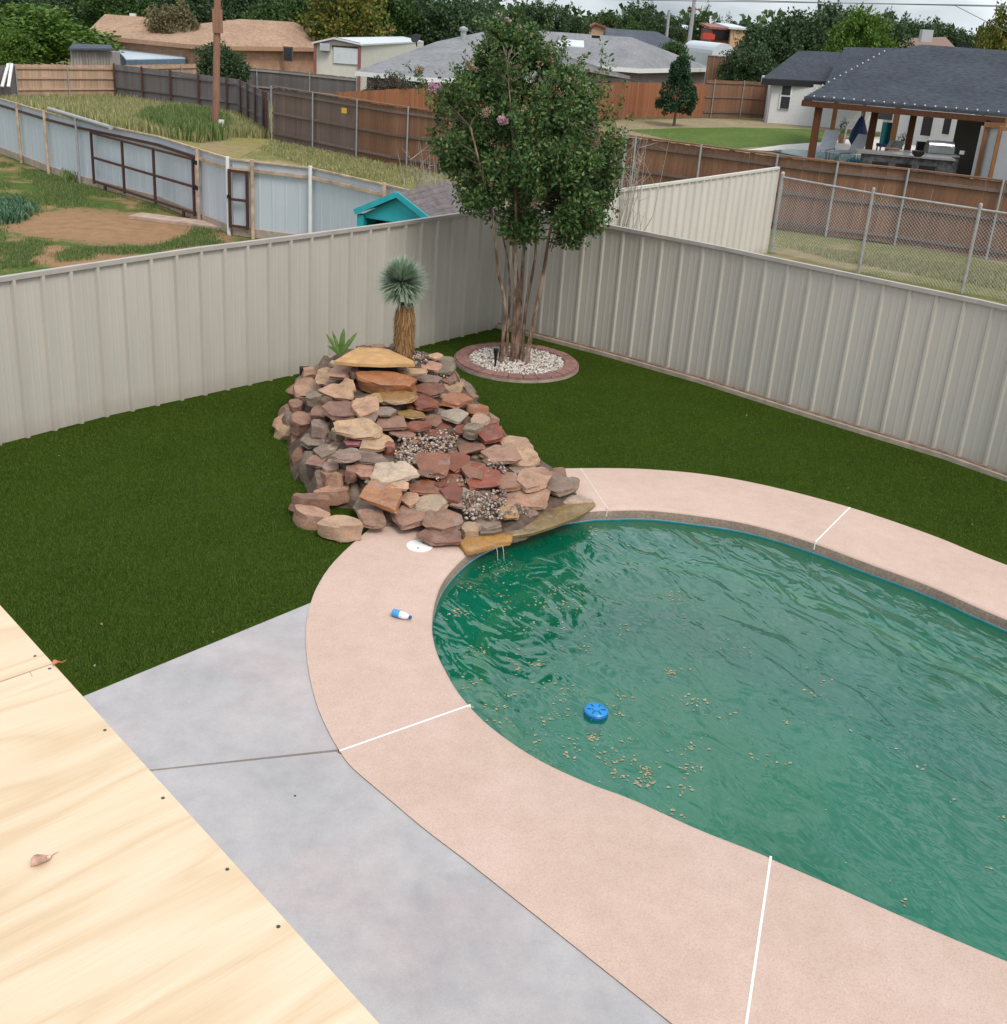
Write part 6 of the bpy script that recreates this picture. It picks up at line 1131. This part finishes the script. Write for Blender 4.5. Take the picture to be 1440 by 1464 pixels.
T = [
 (62, 8, 61, 165, 0, 'treeC', 'big bright green bushy tree at the upper left beside the grey shed'), (8, 40, 56, 70, 1, 'treeC', 'bright green tree cut by the left edge of the photo'), (20, -14, 82, 120, 2, 'treeA', 'dark tree behind the bright green bush, leftmost of the back row'),
 (95, -22, 88, 110, 3, 'treeA', 'dark tree rising behind the bright green bush'), (165, -16, 84, 110, 1, 'treeB', 'mid-green tree directly behind the left end of the tan roof'), (232, -18, 90, 90, 2, 'treeA', 'dark tree behind the olive shrub'), (290, -20, 92, 90, 3, 'treeA', 'dark tree left of the utility pole'), (355, -22, 88, 100, 4, 'treeA', 'dark green tree just right of the utility pole'), (405, -14, 84, 90, 0, 'treeB', 'mid-green tree over the right end of the tan roof'),
 (243, 4, 68, 74, 1, 'treeE', 'olive-brown rounded shrub poking over the tan roof'), (455, -30, 78, 100, 2, 'treeB', 'tall tree left of the yellowing tree'), (498, -26, 74, 105, 3, 'treeD', 'yellowing tree above the metal garage'), (548, -25, 82, 100, 1, 'treeB', 'tall mid-green tree right of the yellowing tree'), (585, -8, 88, 70, 5, 'treeA', 'dark tree above the satellite dish'), (640, -12, 84, 110, 4, 'treeA', 'dark spreading tree above the flue pipe'), (690, 0, 92, 70, 0, 'treeA', 'dark tree behind the top of the crape myrtle'),
 (738, 8, 112, 60, 1, 'treeB', 'mid-green distant tree just right of the crape myrtle top'), (782, 0, 105, 66, 5, 'treeA', 'dark tall distant tree over the grey ridge'), (820, 22, 120, 60, 2, 'treeA', 'low dark tree left of the small tan gable'), (868, 16, 128, 60, 3, 'treeB', 'green distant tree behind the small tan gable'), (920, 3, 122, 70, 4, 'treeA', 'large round dark tree left of the thin poles'), (905, 28, 118, 40, 1, 'treeB', 'small bright tree in front of the large round dark one'), (965, 22, 140, 50, 0, 'treeA', 'dark tree between the two distant poles'),
 (1003, 5, 130, 36, 8, 'treeB', 'thin open tree right of the leaning pole'), (1038, 20, 140, 44, 8, 'treeB', 'sparse tree above the red metal building'), (965, 58, 90, 52, 3, 'treeB', 'small green tree in front of the dark blue-grey roof'), (1065, 32, 130, 40, 2, 'treeA', 'dark tree above the far tan building'),
 (1075, 66, 82, 74, 1, 'treeA', 'low dark green tree left of the white house roof'), (1100, 28, 92, 82, 5, 'treeA', 'dark tree, left of the big group behind the white house'), (1148, 14, 90, 96, 0, 'treeA', 'broad dark tree in the group behind the white house'), (1192, 8, 94, 96, 2, 'treeA', 'tallest dark tree behind the white house ridge'), (1238, 12, 86, 84, 3, 'treeC', 'bright green tree at the right of the group behind the white house'), (1270, 18, 104, 66, 4, 'treeA', 'dark tree right of the bright green one'),
 (1312, 24, 122, 60, 5, 'treeA', 'dark distant tree above the pale chimney'), (1345, 30, 124, 60, 1, 'treeA', 'dark distant tree right of the pale chimney'), (1382, 42, 126, 50, 0, 'treeA', 'low distant tree above the charcoal ridge'), (1408, 45, 122, 44, 3, 'treeA', 'low dark tree near the right edge'), (1440, 10, 84, 70, 2, 'treeD', 'tree with orange-tinged leaves at the right edge'),
 (315, 60, 54, 72, 6, 'treeA', 'rounded dark green bush in front of the brick house wall'), (556, 104, 45, 66, 6, 'seedbush', 'brownish bush in front of the left wing of the grey-roofed house')]
M['seedbush'] = leafmat('brown_shrub_leaf', [(0, (.06, .045, .035)), (.6, (.12, .09, .07)), (1, (.08, .10, .04))])
for a in T: plant(*a)
plant(975, 84, 60.5, 66, 9, 'conif', 'small dark conical evergreen on the pale soil by the orange fence', group='yard trees', cat='tree')
# far wood reaching round the horizon
V = []; Fq = []; n = 0; r = np.random.default_rng(3)
Cf = np.array([[x, 165 + 25 * noise.noise(Vector((x * .01, 0, 1))) - abs(x) * .02, z] for x in np.arange(-260, 330, 2.4) for z in (1.5, 3.6, 5.2 + 2.2 * noise.noise(Vector((x * .04, 5, 1))))]); Vf, Ff = leafcloud(Cf + r.normal(size=Cf.shape) * np.array([1.4, 4, .6]), 44, 1.9, 1.0, .8, r)
tag(npmesh('far_wood', Vf, Ff, M['treeA']), 'dark wood closing the horizon behind the far houses', 'wood', kind='stuff')

# ------------------------------------------------------------------ tall grass, weeds
def blades(name, pts, hmin, hmax, mat, label, per=7, w=.012, spread=.12, lean=.35):
    P = np.repeat(np.array(pts), per, 0); n = len(P); P[:, :2] += r.normal(size=(n, 2)) * spread; h = r.uniform(hmin, hmax, n)[:, None]; a = r.uniform(0, 2 * PI, n); d = np.stack([np.cos(a), np.sin(a), 0 * a], 1); s_ = np.stack([-np.sin(a), np.cos(a), 0 * a], 1) * w
    ln = d * h * r.uniform(0, lean, n)[:, None]; m_ = P + ln * .4 + np.array([0, 0, 1]) * h * .55; t = P + ln + np.array([0, 0, 1]) * h; V = np.stack([P - s_, P + s_, m_ + s_ * .8, m_ - s_ * .8, t + s_ * .15, t - s_ * .15], 1).reshape(-1, 3); i0 = np.arange(n)[:, None] * 6
    tag(npmesh(name, V, np.concatenate([i0 + np.array([0, 1, 2, 3]), i0 + np.array([3, 2, 4, 5])]), mat), label, 'grass', kind='stuff')
def area(poly, n, mask=None):
    xs = [p[0] for p in poly]; ys = [p[1] for p in poly]; out = []
    while len(out) < n:
        u, v = r.uniform(min(xs), max(xs)), r.uniform(min(ys), max(ys))
        if inpoly(u, v, poly) and (mask is None or mask(u, v)): q = gp(u, v, -.02); out.append((q.x, q.y, -.02))
    return out
fieldpoly = [(-20, 140), (0, 128), (160, 126), (300, 140), (385, 158), (388, 198), (330, 196), (280, 204), (140, 175), (-20, 146)]
blades('tall_dry_grass', area(fieldpoly, 9000), .10, .42, M['weed'], 'tall dry yellow grass covering the field behind the pale steel fence', 7, .02, .15)
blades('green_weeds', area([(205, 182), (212, 172), (262, 166), (300, 172), (318, 178), (325, 190), (315, 200), (280, 203), (240, 194)], 1100), .25, .62, M['weedg'], 'patch of green weeds round the foot of the utility pole', 9, .03, .12)
blades('green_weeds', area([(235, 125), (285, 128), (285, 142), (230, 142)], 300), .3, .7, M['weedg'], 'green weeds in front of the dark grey fence', 9, .03, .15)
blades('alley_weeds', area([(390, 203), (600, 243), (610, 262), (560, 262), (450, 240), (380, 218)], 1500), .04, .14, M['weed'], 'short dry grass along the alley fence', 6, .015, .12)
blades('alley_grass_blades', area([(1115, 350), (1440, 388), (1440, 415), (1200, 372)], 2600), .03, .11, M['weed'], 'short dry grass behind the chain-link fence', 6, .009, .08)
blades('yard_grass', area([(0, 232), (75, 252), (140, 272), (232, 300), (335, 338), (330, 345), (60, 378), (0, 384)], 3800, lambda u, v: ((u - 150) / 130) ** 2 + ((v - 325) / 30) ** 2 > 1 and noise.noise(Vector((u * .02, v * .05, 2))) > -.12), .02, .08, M['weedg'], 'patchy short green grass in the neighbouring yard', 7, .008, .09)
blades('leafy_weeds', area([(0, 292), (25, 290), (38, 300), (20, 318), (0, 320)], 260), .05, .22, leafmat('grey_green_weed', [(0, (.05, .12, .06)), (1, (.14, .24, .13))]), 'clump of grey-green broad weeds at the left edge of the yard', 10, .03, .1, .9)
blades('fence_weeds', area([(90, 248), (108, 246), (112, 262), (92, 262)], 60), .08, .3, M['weedg'], 'tuft of weeds at the foot of the pale steel fence', 9, .02, .08, .7)

# short synthetic pile of the turf, denser on the ground nearer the deck
M['pile'] = leafmat('turf_fibre', [(0, (.040, .072, .006)), (.5, (.066, .115, .010)), (.85, (.086, .142, .015)), (1, (.12, .16, .035))], .8, .2)
pile = area([(0, 640), (400, 548), (412, 600), (440, 700), (425, 750), (490, 780), (450, 850), (440, 862), (130, 988), (-10, 850)], 30000) + area([(600, 505), (715, 475), (900, 526), (1200, 615), (1440, 692), (1440, 802), (1215, 722), (1100, 692), (1000, 676), (830, 668), (780, 668), (700, 600), (655, 545)], 20000)
pile = [(x, y, 0.) for x, y, z in pile if math.hypot(x - rc.x, y - rc.y) > .93]
blades('turf_pile', pile, .010, .021, M['pile'], 'short green fibres of the artificial turf', 5, .0022, .03, .9)
